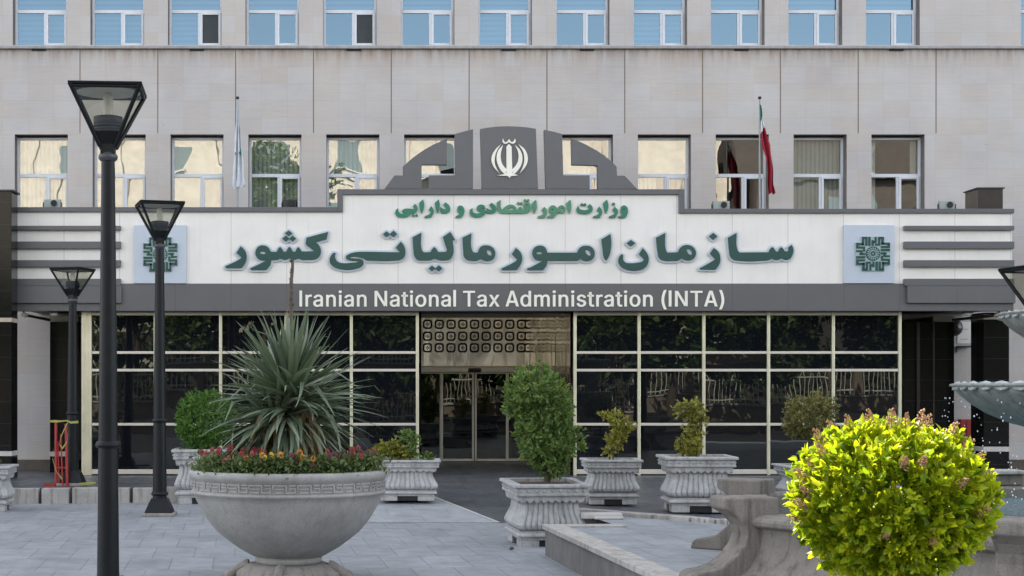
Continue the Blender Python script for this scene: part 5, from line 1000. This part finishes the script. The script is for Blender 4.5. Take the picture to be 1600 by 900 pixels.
for i in range(58):
    az = random.gauss(-1.45, .5); px = random.choice([482, 476, 486, 488, 480, 432, 418]); x, z = bp(px + random.uniform(-7, 7), random.uniform(640, 678)); q = random.uniform(.16, .27)
    dspec.append((x + q * .3 * math.cos(az), -q, z, az, R(random.uniform(-50, -80)), random.uniform(.28, .5), random.uniform(.02, .036), random.uniform(.2, .5), random.random()))
blades(yu, 'dead_blades', M['dead'], dspec, 1)
b = MB(); x1_, z1_ = bp(452, 600); b.tube([(0, .02, -.03), (.0, .02, .3), (x1_, .02, z1_)], [.07, .06, .05], 10); b.build('trunk', M['bark'], yu)
b = MB(); pts = [bp(455.5, 600), bp(456, 540), bp(455, 490), bp(454, 450), bp(457, 420), bp(457.5, 406)]
b.tube([(p[0], .0, p[1]) for p in pts], [.014, .013, .0165, .018, .016, .012], 8)
for i in range(70):
    u = random.random(); py = lerp(500, 407, u); px = 455 + random.uniform(-1.5, 2.5); x_, z_ = bp(px, py); a = random.random() * 6.28
    b.tube([(x_, 0, z_), (x_ + .02 * math.cos(a), .02 * math.sin(a), z_ + .02)], [.007, .003], 5)
b.build('flower_stalk', simple('flower stalk', (.10, .075, .055), .8, 0, .5, 25), yu)

def petal_disc(bb, c, nrm, r, mi):
    nrm = Vector(nrm).normalized(); a = nrm.cross(Vector((0, 0, 1))); a.normalize(); u = nrm.cross(a)
    for k, (an, sz) in enumerate(((90, 1.0), (35, .95), (145, .95), (-35, .9), (215, .9), (270, 1.1))):
        cc = Vector(c) + (a * math.cos(R(an)) + u * math.sin(R(an))) * r * .5 + nrm * .0015 * k; n = 8
        bb.add([cc + (a * math.cos(2 * math.pi * i / n) + u * math.sin(2 * math.pi * i / n)) * r * .55 * sz + nrm * (.004 * math.sin(3 * i)) for i in range(n)], [tuple(range(n))], mi)
    bb.add([Vector(c) + nrm * .011 + (a * math.cos(2 * math.pi * i / 6) + u * math.sin(2 * math.pi * i / 6)) * r * .28 for i in range(6)], [tuple(range(6))], 1)
PC = {'yellow': (.70, .38, .015), 'orange': (.55, .17, .008), 'red': (.20, .012, .008), 'maroon': (.075, .008, .022)}
for k, c in PC.items(): M['pansy_' + k] = simple(k + ' petals', c, .6, 0, .2, 60)
M['pansy_eye'] = simple('pansy eye', (.05, .012, .006), .7)
protos = {}
PROTO_N = {'yellow': 1, 'orange': 2, 'red': 3, 'maroon': 3}
def make_pansy(kind):
    t = thing('pansy', (0, 0, 0), '', 'flower', 'pansies planted round the rim of the stone bowl')
    n = 130; P = np.c_[rng.normal(0, .06, n), rng.normal(0, .06, n), rng.uniform(0, .15, n)]
    D = unit(n) + np.array([0, 0, .5]); leaf_mesh(P, D, unit(n) + np.array([0, 0, 1.]), rng.uniform(.025, .05, n), rng.uniform(.012, .022, n), rng.random(n), 'leaves', M['pansy_leaf'], t)
    for q in range(random.choice((1, 1, 1, 2))):
        bb = MB(); c = (random.uniform(-.05, .05), random.uniform(-.05, .0), random.uniform(.145, .19)); bb.tube([(c[0] * .4, c[1] * .4, 0), (c[0], c[1] + .004, c[2])], .0025, 5, 2)
        petal_disc(bb, c, (random.uniform(-.4, .4), -1, random.uniform(.1, .7)), .024, 0)
        bb.build('bloom', [M['pansy_' + kind], M['pansy_eye'], M['pansy_leaf']], t, fix=False)
    return t
LBL = {'yellow': 'low pansy with yellow blooms and dark eyes in the stone bowl', 'orange': 'low pansy with orange blooms in the stone bowl', 'red': 'low pansy with deep red blooms in the stone bowl', 'maroon': 'low pansy with dark maroon blooms in the stone bowl'}
order = []
for i in range(96):
    if i < 44: a = R(-182 + 184 * i / 43 + random.uniform(-3, 3)); r = random.uniform(.77, .86)
    elif i < 72: a = R(-176 + 172 * (i - 44) / 27 + random.uniform(-4, 4)); r = random.uniform(.58, .74)
    else: a = R(-170 + 160 * (i - 72) / 23 + random.uniform(-5, 5)); r = random.uniform(.40, .58)
    u = (math.cos(a) + 1) / 2
    kind = 'red' if u < .22 else ('yellow' if .30 < u < .42 and random.random() < .6 else ('orange' if .40 < u < .68 and random.random() < .35 else random.choice(['maroon', 'red', 'maroon'])))
    if .22 <= u <= .34: kind = random.choice(['red', 'orange'])
    order.append((kind, BX + r * math.cos(a), YB + r * math.sin(a)))
for kind, x, y in order:
    pl_ = protos.setdefault(kind, [])
    if len(pl_) < PROTO_N[kind]: t = make_pansy(kind); pl_.append(t)
    else: t = copy_tree(random.choice(pl_))
    t['label'] = LBL[kind]; t.location = (x, y, 1.04 + random.uniform(-.012, .02)); s = random.uniform(.85, 1.45); t.scale = (s, s, s); t.rotation_euler = (0, 0, random.uniform(-.7, .7))

# ------------------------------------------------------------------ bright yellow bush
YY = 7.0; bx = X(1391, YY); bz = Z(786, YY)
gb = thing('golden_bush', (bx, YY, 0), 'bright yellow green ball shaped bush in full sun at the right front', 'bush')
rb = .415
e = [(0, 0, bz, rb, rb * .95, .335), (-.06, 0, bz + .035, rb * .88, rb * .85, .31), (.07, 0, bz + .02, rb * .9, rb * .85, .32), (-.0, 0, bz - .06, rb * .84, rb * .8, .31)]
crown(e, 1950, 8, .052, .028, gb, M['leaf_gold'], inner=.3, up=.4, spread=.72, lump=.02, depth=.14, tonebias=.02)
stems(gb, [([(0, 0, 0), (.01, 0, .5), (0, 0, bz - .1)], [.032, .03, .02])] + [([(0, 0, bz - .28), (.3 * math.cos(a), .3 * math.sin(a), bz + .1 * math.sin(3 * a))], [.014, .005]) for a in (0, 1, 2, 3, 4, 5)])
M['dry_flower'] = simple('dry brown flower heads', (.40, .24, .13), .8, 0, .4, 60)
def panicle():
    bb = MB()
    bb.tube([(0, 0, 0), (0, 0, .075)], [.0025, .001], 5)
    for i in range(34):
        u = random.random(); a = random.random() * 6.28; r = .024 * (1 - u * .8); z = .015 + .06 * u; q = .0042
        c = Vector((r * math.cos(a), r * math.sin(a), z)); bb.tube([(0, 0, z - .01), c], [.001, .001], 4)
        bb.add([c + Vector(v) * q for v in ((1, 0, 0), (-1, 0, 0), (0, 1, 0), (0, -1, 0), (0, 0, 1.3), (0, 0, -1.3))], [(0, 2, 4), (2, 1, 4), (1, 3, 4), (3, 0, 4), (2, 0, 5), (1, 2, 5), (3, 1, 5), (0, 3, 5)])
    return bb.build('flower_head', M['dry_flower'], gb)
pan = panicle()
for i in range(28):
    o = pan if i == 0 else pan.copy()
    if i: COL.objects.link(o); o.parent = gb
    if i < 22: a = math.pi * (i + .5) / 22 * 1.2 - .3; d = Vector((math.cos(a), random.uniform(-.35, .1), math.sin(a)))
    else: d = Vector((random.uniform(-1, 1), -1, random.uniform(-.6, .9)))
    d.normalize(); o.location = (d.x * rb * .99, d.y * rb * .93, bz + d.z * .35 + .01)
    o.rotation_euler = (d + Vector((0, 0, .5))).to_track_quat('Z', 'Y').to_euler(); s = random.uniform(.8, 1.3); o.scale = (s, s, s)
# ------------------------------------------------------------------ fountain
FCX, FCY, FR = 6.4, 12.8, 3.35
fo = thing('fountain', (FCX, FCY, .33), 'two tier stone fountain with scalloped bowls in an eight sided mottled basin', 'fountain')
ANG = [R(188 - 45 * i) for i in range(8)]
def oct_ring(off, z):
    rr = (FR * math.cos(R(22.5)) + off) / math.cos(R(22.5)); return [(rr * math.cos(a), rr * math.sin(a), z) for a in ANG]
def oct_dense(off, z, n=5):
    P = oct_ring(off, z); Q = []
    for i in range(8):
        for k in range(n): Q.append(tuple(lerp(P[i][c], P[(i + 1) % 8][c], k / n) for c in range(3)))
    return Q
b = MB()
pr = [(.16, 0), (.15, .07), (.09, .11), (.03, .20), (-.01, .30), (-.03, .40), (-.025, .44), (.03, .455), (.055, .47), (.06, .50), (.05, .525), (.02, .535), (.015, .55), (-.20, .555), (-.22, .53), (-.22, .1)]
b.loft([oct_dense(o_, z_) for o_, z_ in pr], caps=False); b.build('basin', M['basin'], fo, bevel=.006)
prf = [(-.24, 0), (-.24, .69), (.20, .69), (.215, .68), (.215, .60), (.17, .575), (.10, .53), (.045, .46), (.03, .39), (.055, .31), (.12, .23), (.22, .15), (.33, .11), (.42, .10), (.47, .07), (.49, 0)]
for a in ANG:
    th = .17; b = MB(); n = len(prf); v = []
    for s_ in (-1, 1):
        for r_, z_ in prf:
            rr = FR + r_; v.append((rr * math.cos(a) - s_ * th * math.sin(a), rr * math.sin(a) + s_ * th * math.cos(a), z_))
    f = [tuple(range(n)), tuple(range(2 * n - 1, n - 1, -1))] + [(i, i + n, (i + 1) % n + n, (i + 1) % n) for i in range(n)]
    b.add(v, f); b.build('scroll_pier', M['basin'], fo, bevel=.018)
def water():
    m, nt, p, o = newmat('pool water'); v = coords(nt)
    p.inputs['Base Color'].default_value = (.035, .075, .085, 1); p.inputs['Roughness'].default_value = .06; p.inputs['Specular IOR Level'].default_value = .6
    fr = noise(nt, v, 9, 4, .65); fm = noise(nt, v, 38, 3, .6)
    q = xyz(nt, v); mr = N(nt, 'ShaderNodeMapRange'); mr.inputs['From Min'].default_value = -2.2; mr.inputs['From Max'].default_value = -.6; nt.links.new(q[0], mr.inputs[0])
    k = N(nt, 'ShaderNodeMath', operation='MULTIPLY'); nt.links.new(ramp(nt, fm, [(.5, 0.0), (.66, .8)]), k.inputs[0]); nt.links.new(mr.outputs[0], k.inputs[1])
    c1 = mixc(nt, (.03, .05, .05), (.06, .17, .21), mr.outputs[0])
    nt.links.new(mixc(nt, c1, (.6, .68, .7), k.outputs[0]), p.inputs['Base Color'])
    ad = N(nt, 'ShaderNodeMath', operation='ADD'); nt.links.new(fr, ad.inputs[0]); nt.links.new(fm, ad.inputs[1])
    bump(nt, p, ad.outputs[0], .5, .03); return m
M['water'] = water()
b = MB(); b.add(oct_ring(-.205, .44), [tuple(range(8))]); o = b.build('water', M['water'], fo); o['kind'] = 'structure'
def scal(nn, amp): return lambda a, k: 1 + amp * abs(math.sin(nn * a / 2))
def tier(z, R0, dep, lab):
    b = MB(); prof = []; n = 144
    us = [(.12, -1.0), (.30, -.97), (.5, -.88), (.66, -.74), (.79, -.56), (.88, -.38), (.945, -.2), (.97, -.10), (.965, -.07), (1.0, -.03), (1.0, .0), (.985, .02), (.93, -.02), (.88, -.2), (.6, -.6), (.1, -.7)]
    for r_, z_ in us: prof.append((R0 * r_, z_ * dep))
    nsc = 44
    def rad(a, k):
        if 8 <= k <= 12: return 1 + .014 * abs(math.sin(nsc * a / 2))
        if 2 <= k <= 7: return 1 + .010 * math.sin(nsc / 2 * a + k * .5)
        return 1
    b.lathe(prof, n, (0, 0, z), rad); b.build('bowl', M['fountain'], fo)
    b = MB()                                                   # the rope of shells along the edge
    for i in range(nsc):
        a = 2 * math.pi * (i + .5) / nsc; c = Vector((R0 * .99 * math.cos(a), R0 * .99 * math.sin(a), z - .02)); w = math.pi * R0 / nsc * .98
        tn = Vector((-math.sin(a), math.cos(a), 0)); ou = Vector((math.cos(a), math.sin(a), 0)); rings = []
        for k in range(6):
            t_ = k / 5; rr = w * (1 - .75 * t_ ** 2); rings.append([c + tn * (math.cos(2 * math.pi * j / 8) * rr + .03 * t_) + ou * (.04 * t_ - .03) + Vector((0, 0, 1)) * (math.sin(2 * math.pi * j / 8) * rr * .40 + .012 - .03 * t_) for j in range(8)])
        b.loft(rings, smooth=True)
    b.build('shell_edge', M['fountain_light'], fo)
M['fountain_light'] = stone('wet light stone', (.40, .44, .45), (.4, .42, .4), 5, .6, .2, .35, .4)
tier(1.92 - .33, 1.36, .44, 'lower'); tier(2.52 - .33, .99, .36, 'upper')
b = MB(); b.lathe([(.55, .02), (.55, .35), (.42, .42), (.34, .6), (.30, .85), (.36, 1.0), (.42, 1.14), (.40, 1.2), (.24, 1.3), (.18, 1.6), (.22, 1.8), (.28, 1.86), (.15, 1.95), (.10, 2.3), (.13, 2.5), (.05, 2.75)], 32); b.build('stem', M['fountain'], fo)
dm = newmat('water drops'); dm[2].inputs['Base Color'].default_value = (.80, .85, .88, 1); dm[2].inputs['Roughness'].default_value = .1
b = MB()
ico = [Vector((0, 0, 1)), Vector((1, 0, 0)), Vector((0, 1, 0)), Vector((-1, 0, 0)), Vector((0, -1, 0)), Vector((0, 0, -1))]
fi = [(0, 1, 2), (0, 2, 3), (0, 3, 4), (0, 4, 1), (5, 2, 1), (5, 3, 2), (5, 4, 3), (5, 1, 4)]
for i in range(400):
    a = random.uniform(0, 6.28); r_ = 1.37 + abs(random.gauss(0, .07)); zz = random.uniform(.86, 1.82) ; s_ = random.uniform(.003, .0075)
    c = Vector((FCX + r_ * math.cos(a), FCY + r_ * math.sin(a), zz)); b.add([c + Vector((v.x, v.y, v.z * random.uniform(1, 1.8))) * s_ for v in ico], fi)
tag(b.build('water_drops', dm[0]), 'white water drops falling from the lower fountain bowl into the pool', 'water drops', None, 'stuff')
t = thing('stone_block', (X(1568, 15.95), 15.95, .885), 'square stone block standing on the back rim of the fountain pool', 'stone block')
b = MB(); b.box(-.16, .16, -.12, .2, 0, .12); b.build('block', M['basin'], t, bevel=.02)
b = MB(); b.loft([sq(.17, .12), sq(.19, .13), sq(.19, .155), sq(.17, .16)]); b.build('cap', M['kerb'], t)

# ------------------------------------------------------------------ flags
def flagpole(px, Y, z0, top, bot, label):
    t = thing('flagpole', (X(px, Y), Y, z0), label, 'flagpole'); h = Z(top, Y) - z0
    b = MB(); b.lathe([(.022, 0), (.020, h * .5), (.016, h)], 12); b.build('pole', M['pole'], t)
    b = MB(); b.lathe([(.016, 0), (.034, .008), (.036, .03), (.028, .05), (.01, .055)], 12, (0, 0, h)); b.build('finial', M['black'], t)
    b = MB(); b.lathe([(.07, 0), (.07, .02), (.03, .05)], 12); b.build('base', M['black'], t); return t
def drape(name, Yf, rows, mats, cuts, label, amp=.035, n=14, waves=2.5):
    """hanging cloth: rows of (py, left px, right px) from the pole top down, folded in depth"""
    sec = []
    for i in range(len(rows) - 1):
        for k in range(6):
            u = k / 6; sec.append(tuple(lerp(rows[i][c], rows[i + 1][c], u) for c in range(3)))
    sec.append(rows[-1]); b = MB(); g = []
    for j, (py, l, r) in enumerate(sec):
        row = []
        for i in range(n + 1):
            u = i / n; A_ = amp * min(1, (r - l) / 8); ph = j * .12
            row.append((X(lerp(l, r, u), Yf) + .006 * math.sin(waves * 12 * u + j * .5), Yf - .03 + A_ * math.sin(waves * 2 * math.pi * u + ph) , Z(py + 1.4 * math.sin(u * 9 + 1) * (j / len(sec)), Yf)))
        g.append(row)
    for j in range(len(g) - 1):
        for i in range(n):
            mi = 0
            for q, c in enumerate(cuts):
                if j / (len(g) - 1) + .10 * (i / n - .5) * 1.0 > c: mi = q + 1
            b.add([g[j][i], g[j][i + 1], g[j + 1][i + 1], g[j + 1][i]], [(0, 1, 2, 3)], mi, True)
    o = b.build(name, mats, fix=False); return o
YFl = 30.0; zr_ = 5.30
flagpole(371, YFl, Z(340, YF) + .01, 155, 325, 'thin grey flagpole of the white flag, left of the sign')
flagpole(1187, YFl, Z(340, YF) + .01, 155, 325, 'thin grey flagpole of the tricolour flag, right of the sign')
o = drape('flag', YFl, [(158, 370, 373), (190, 369, 374), (220, 366.5, 377), (252, 365, 380), (272, 364, 382), (289, 362.5, 383.5), (294, 366, 380)], [M['flag_white']], [], 'x')
tag(o, 'limp white flag with a small green mark, hanging on the left flagpole', 'flag')
b = MB(); q = 0
for (px, py, w_, h_) in ((376.2, 236, 1.6, 7), (375.2, 239, 2.4, 2.2), (368.5, 240, 1.8, 3)):
    b.box(X(px - w_ / 2, YFl), X(px + w_ / 2, YFl), YFl - .085, YFl - .08, Z(py + h_, YFl), Z(py - h_ * .3, YFl))
b.build('green_mark', M['flag_green'], o)
o = drape('flag', YFl, [(164, 1186.5, 1188), (176, 1186.8, 1190), (189, 1187.5, 1191), (200, 1188, 1194), (212, 1188, 1198), (228, 1189.5, 1204), (246, 1195.5, 1206), (268, 1198, 1208), (290, 1198.5, 1208), (303, 1200.5, 1210)], [M['flag_green'], M['flag_white'], M['flag_red']], [.185, .345], 'x', .05, 14, 1.6)
tag(o, 'limp green, white and red flag hanging on the right flagpole', 'flag')

# ------------------------------------------------------------------ small fittings on the canopy and under it
def floodlight(px, py, label, face, w=.26):
    Yf = 28.97; z0 = Z(331.5, YF) + .07 if px < 1000 else Z(333.5, YF) + .07
    t = thing('floodlight', (X(px, Yf), Yf + .08, Z(324.5 if px < 1000 else 327, YF)), label, 'floodlight')
    b = MB(); b.loft([[(-w / 2, 0, .03), (w / 2, 0, .03), (w / 2, 0, .17), (-w / 2, 0, .17)], [(-w / 2 - .02, .05, .02), (w / 2 + .02, .05, .02), (w / 2 + .02, .05, .18), (-w / 2 - .02, .05, .18)], [(-w / 3, .22, .06), (w / 3, .22, .06), (w / 3, .22, .14), (-w / 3, .22, .14)]]); b.build('housing', face, t, bevel=.008)
    b = MB(); b.lathe([(.03, 0), (.055, .012), (.06, .03)], 14); o = b.build('lamp_front', M['dark_fill'], t); o.rotation_euler = (R(90), 0, 0); o.location = (.04, .0, .10)
    b = MB(); b.box(-w / 2 - .03, -w / 2 - .018, .02, .06, 0, .12); b.box(w / 2 + .018, w / 2 + .03, .02, .06, 0, .12); b.box(-w / 2 - .03, w / 2 + .03, .02, .06, 0, .012); b.build('bracket', M['black'], t); return t
M['grey_green'] = simple('pale grey green housing', (.30, .34, .31), .5)
floodlight(452, 319, 'dark floodlight on the canopy edge just left of the raised sign', M['black'], .25)
floodlight(1129, 321, 'pale grey floodlight on the canopy edge just right of the raised sign', M['grey_green'], .30)
floodlight(80, 319, 'pale floodlight on the left canopy edge above the grey stripes', M['grey_green'], .30)
floodlight(1483, 322, 'pale floodlight on the right canopy edge beside the black block', M['grey_green'], .28)
for px, lb in ((84, 'small white dome light under the left end of the canopy'), (1512, 'small white dome light under the right end of the canopy')):
    z = Z(486, YF) - .003; t = thing('dome_light', (X(px, 29.1), 29.1, z), lb, 'ceiling light')
    b = MB(); b.lathe([(.085, 0), (.09, -.02), (.085, -.035)], 20); b.build('base', M['grey_trim'], t)
    b = MB(); b.lathe([(.075, -.035), (.07, -.06), (.045, -.078), (.01, -.085)], 20); b.build('dome', M['bulb'], t)
for a, c, lb in (((37, 488), (78, 503), 'long tube lamp on a bracket under the left end of the canopy'), ((1561, 488), (1488, 503), 'long tube lamp on a bracket under the right end of the canopy')):
    p0 = Vector((X(a[0], 29.0), 29.0, Z(a[1] + 4, 29.0))); p1 = Vector((X(c[0], 30.25), 30.22, Z(c[1] - 3, 30.25)))
    t = thing('tube_lamp', p0, lb, 'tube lamp'); b = MB(); b.tube([(0, 0, 0), p1 - p0], .028, 8); b.build('tube', M['soffit'], t)
    b = MB(); d_ = (p1 - p0).normalized(); b.tube([-d_ * .03, d_ * .09], .045, 8); b.build('end_cap', M['cream'], t)
    b = MB(); b.box(-.015, .015, -.015, .015, .02, Z(486, YF) - p0.z); b.build('bracket', M['soffit'], t)
# wall fittings right of the doors
Yf = YW - .003
t = thing('notice_board', (X(1508, Yf), Yf, Z(535, Yf)), 'pale notice sheet with faint lines on the wall strip right of the granite panel', 'notice')
b = MB(); b.box(-.16, .12, -.012, 0, -.02, .42); b.build('sheet', M['white_panel'], t)
b = MB(); b.box(-.10, .06, -.015, -.0125, .06, .07); b.box(-.10, .06, -.015, -.0125, .26, .27); b.build('faint_line', M['pole'], t)
t = thing('hose_cabinet', (X(1507, Yf), Yf, .25), 'red fire hose cabinet on the wall strip behind the yellow bush', 'fire cabinet')
zc0, zc1 = Z(716, Yf) - .25, Z(655, Yf) - .25; hw = .135
b = MB(); b.box(-hw, hw, -.14, 0, zc0, zc1); b.build('cabinet', M['red'], t, bevel=.01)
b = MB(); b.box(hw * .62, hw * .7, -.146, -.141, zc0 + .05, zc1 - .05); b.box(-hw * .1, -hw * .03, -.146, -.141, zc0 + .02, zc1 - .02); b.build('door_line', M['black'], t)
t = thing('fire_bell', (X(1490, 30.9), 30.9, Z(512, 30.9)), 'round grey device on the wall strip below the canopy, right of the granite panel', 'wall bell')
b = MB(); b.lathe([(.10, 0), (.16, .02), (.17, .06), (.13, .12), (.04, .15)], 20); o = b.build('bell', M['box_brown'], t); o.rotation_euler = (R(90), 0, 0)
b = MB(); b.box(-.05, .05, -.01, .197, -.05, .05); b.build('bracket', M['black'], t)
t = thing('wall_bracket', (X(1503, Yf), Yf, Z(543, Yf)), 'dark angled bracket projecting from the wall strip', 'bracket')
b = MB(); b.box(-.12, .12, -.2, 0, 0, .03); b.build('arm', M['black'], t); b = MB(); b.prism([(-.11, 0), (-.11, -.10), (.02, 0)], -.03, -.0); b.build('brace', M['pole'], t)

# ------------------------------------------------------------------ red stand and barrier tape at the small lamp
q = X(97, 25.95); ystd = 25.95
t = thing('barrier_stand', (q, ystd, .25), 'red metal barrier stand of thin posts beside the smallest lamp', 'barrier stand')
for i, (a, c, hh) in enumerate(((86.5, 87.5, 657), (105, 104, 662), (91.5, 90.5, 690), (98, 96, 678))):
    b = MB(); b.tube([(X(a + 1, ystd) - q, -.05 * (i % 2), 0), (X(c, ystd) - q, -.05 * (i % 2), Z(hh, ystd) - .25)], .024 if i < 2 else .012, 8); b.build('post', M['red'], t)
b = MB(); b.box(X(70, ystd) - q, X(87, ystd) - q, -.06, .0, .0, .05); b.box(X(86, ystd) - q, X(107, ystd) - q, -.03, .0, .30, .33); b.build('foot_bar', M['red'], t)
def ribbon(b, pts, w=.036):
    pts = [Vector(p) for p in pts]; up = Vector((0, 0, w / 2)); dx_ = Vector((0, -.003, 0)); v = []
    for i, p in enumerate(pts): k = .9 + .3 * math.sin(i * 1.7); v += [p + up * k, p - up * k]
    b.add(v, [(2 * i, 2 * i + 1, 2 * i + 3, 2 * i + 2) for i in range(len(pts) - 1)])
t = thing('barrier_tape', (q, ystd - .1, .25), 'yellow barrier tape looped round the red stand and the smallest lamp', 'tape')
def tp(px, py, dy=0): return (X(px, ystd) - q, dy, Z(py, ystd) - .25)
for nm, pts in (('strip', [tp(78, 658), tp(88, 658), tp(96, 658, -.02), tp(106, 657), tp(112, 660, .0), tp(124, 659)]), ('strip', [tp(108, 660, -.03), tp(102, 672, -.03), tp(97, 684, -.03), tp(95, 694, -.03), tp(100, 700, -.03), tp(107, 690, -.03), tp(109, 676, -.03)]), ('strip', [tp(86, 700, -.05), tp(85, 715, -.05), tp(88, 728, -.05), tp(92, 738, -.05), tp(100, 748, -.05)]), ('strip', [tp(126, 755, -.05), tp(138, 755, -.05), tp(152, 753.5, -.05)])):
    b = MB(); ribbon(b, pts); b.build(nm, M['tape'], t, fix=False)

# ------------------------------------------------------------------ across the street, seen only as reflections in the glass
t = thing('low_wall', (0, -36, 0), 'long tan stone wall across the street, mirrored low in the dark glass', 'wall')
b = MB(); b.box(-60, 60, 0, .5, -.05, .9); b.build('wall', M['tan_wall'], t)
b = MB(); b.box(-60, 60, -.06, .56, .9, 1.0); b.build('coping', M['white_stone'], t)
t = thing('iron_fence', (0, -35.7, 1.0), 'white iron railings on the tan wall across the street, mirrored in the dark glass', 'fence')
for k in range(-8, 9):
    b = MB(); b.box(k * 5 - .25, k * 5 + .25, -.2, .3, .002, 2.6); b.build('post', M['tan_wall'], t)
for k in range(-8, 8):
    b = MB()
    for i in range(16):
        x = k * 5 + .4 + i * .28; b.tube([(x, .05, .05), (x, .05, 1.6), (x + .14 * (1 if i % 2 else -1), .05, 2.1), (x, .05, 2.45)], .028, 5)
    b.box(k * 5 + .25, k * 5 + 4.75, .02, .08, .2, .28); b.box(k * 5 + .25, k * 5 + 4.75, .02, .08, 1.6, 1.68); b.build('railing', M['white_iron'], t)
t = thing('hedge', (0, -39.5, 0), 'tall dark clipped hedge behind the white iron railings, mirrored in the glass', 'hedge')
hp = np.c_[rng.uniform(-55, 60, 9000), rng.normal(0, .5, 9000), rng.uniform(0, 1, 9000) ** .7 * 4.6]
leaf_mesh(hp, unit(9000), unit(9000) + np.array([0, 1., .4]), rng.uniform(.35, .6, 9000), rng.uniform(.2, .32, 9000), rng.random(9000), 'foliage', M['leaf_tree'], t)
b = MB(); b.box(-56, 61, -.9, -.3, 0, 4.2); b.build('inner_twigs', M['bark'], t)
t = thing('street_house', (0, -56, 0), 'long cream street house with tall windows, sunlit, mirrored in the upper panes', 'building')
b = MB(); b.box(-75, 27, -10, 0, 0, 22.5); b.box(-75, 27, 0, .25, 13.2, 13.5)
for k in range(-9, 4): b.box(k * 7.4 + 3.4, k * 7.4 + 4.0, 0, .2, 0, 22.5)
b.build('wall', M['far_wall'], t)
def far_windows(t, ks, off):
    for fl in range(5):
        for k in ks:
            x = k * 7.4 + off + random.uniform(-.9, .9); z = 2.2 + fl * 4.1; w_ = random.uniform(.7, 1.3); h_ = random.uniform(1.9, 2.8)
            b = MB(); b.box(x - w_, x + w_, .0, .06, z, z + h_); wn_ = b.build('window', M['far_glass'], t)
            b = MB(); b.box(x - w_ - .15, x + w_ + .15, .0, .16, z - .16, z - .002); b.build('sill', M['white_stone'], wn_)
far_windows(t, range(-9, 3), 0)
t = thing('added_dark_house', (0, -54, 0), 'added unseen dark house, darkening the reflection in the panes right of the tricolour flag', 'building')  # invented house, keeps bright reflections out of the right-hand panes
b = MB(); b.box(28, 85, -10, 0, 0, 23.4); b.box(28, 85, 0, .3, 18, 18.3); b.build('wall', M['far_dark_wall'], t)
far_windows(t, range(4, 11), 2.5)
def street_tree(x, y, h, label):
    t = thing('street_tree', (x, y, 0), label, 'tree', 'street trees mirrored in the glass front')
    b = MB(); b.tube([(0, 0, -.05), (.1, 0, h * .3), (.0, .1, h * .6)], [.28, .2, .1], 10)
    for i in range(7):
        a = i * .9; b.tube([(.05, 0, h * (.28 + .03 * i)), (1.6 * math.cos(a), 1.6 * math.sin(a), h * (.5 + .04 * i))], [.09, .03], 6)
    b.build('trunk', M['bark'], t)
    e = [(random.uniform(-2.6, 2.6), random.uniform(-1.6, 1.6), h * random.uniform(.42, .86), random.uniform(1.7, 2.5), random.uniform(1.6, 2.3), random.uniform(1.1, 1.8)) for _ in range(10)]
    crown(e, 1000 if h < 14 else 1900, 7, .55 if h < 14 else .32, .28 if h < 14 else .16, t, M['leaf_tree'], 'crown', inner=.3, lump=.12)
desc = ['wide', 'leaning', 'young', 'tall', 'dense', 'ragged', 'broad', 'slim', 'spreading', 'bushy', 'low', 'stout']
for i, (x, y, h) in enumerate([(-20, -27, 9), (-13.5, -30, 11), (-7, -26, 9.5), (-1.5, -30, 9), (5, -27, 9.5), (11, -30, 9), (17, -26, 9.5), (23.5, -29, 9), (30, -27, 10), (36.5, -30, 9.5), (43, -27, 9), (50, -29, 10)]):
    street_tree(x, y, h, desc[i] + ' dark green tree across the street, mirrored in the glass')
street_tree(-3.4, -25.5, 17, 'tallest street tree, mirrored green in the panes left of the crest')
street_tree(-5.2, -24, 15, 'second tallest street tree, mirrored in the panes between white flag and crest')
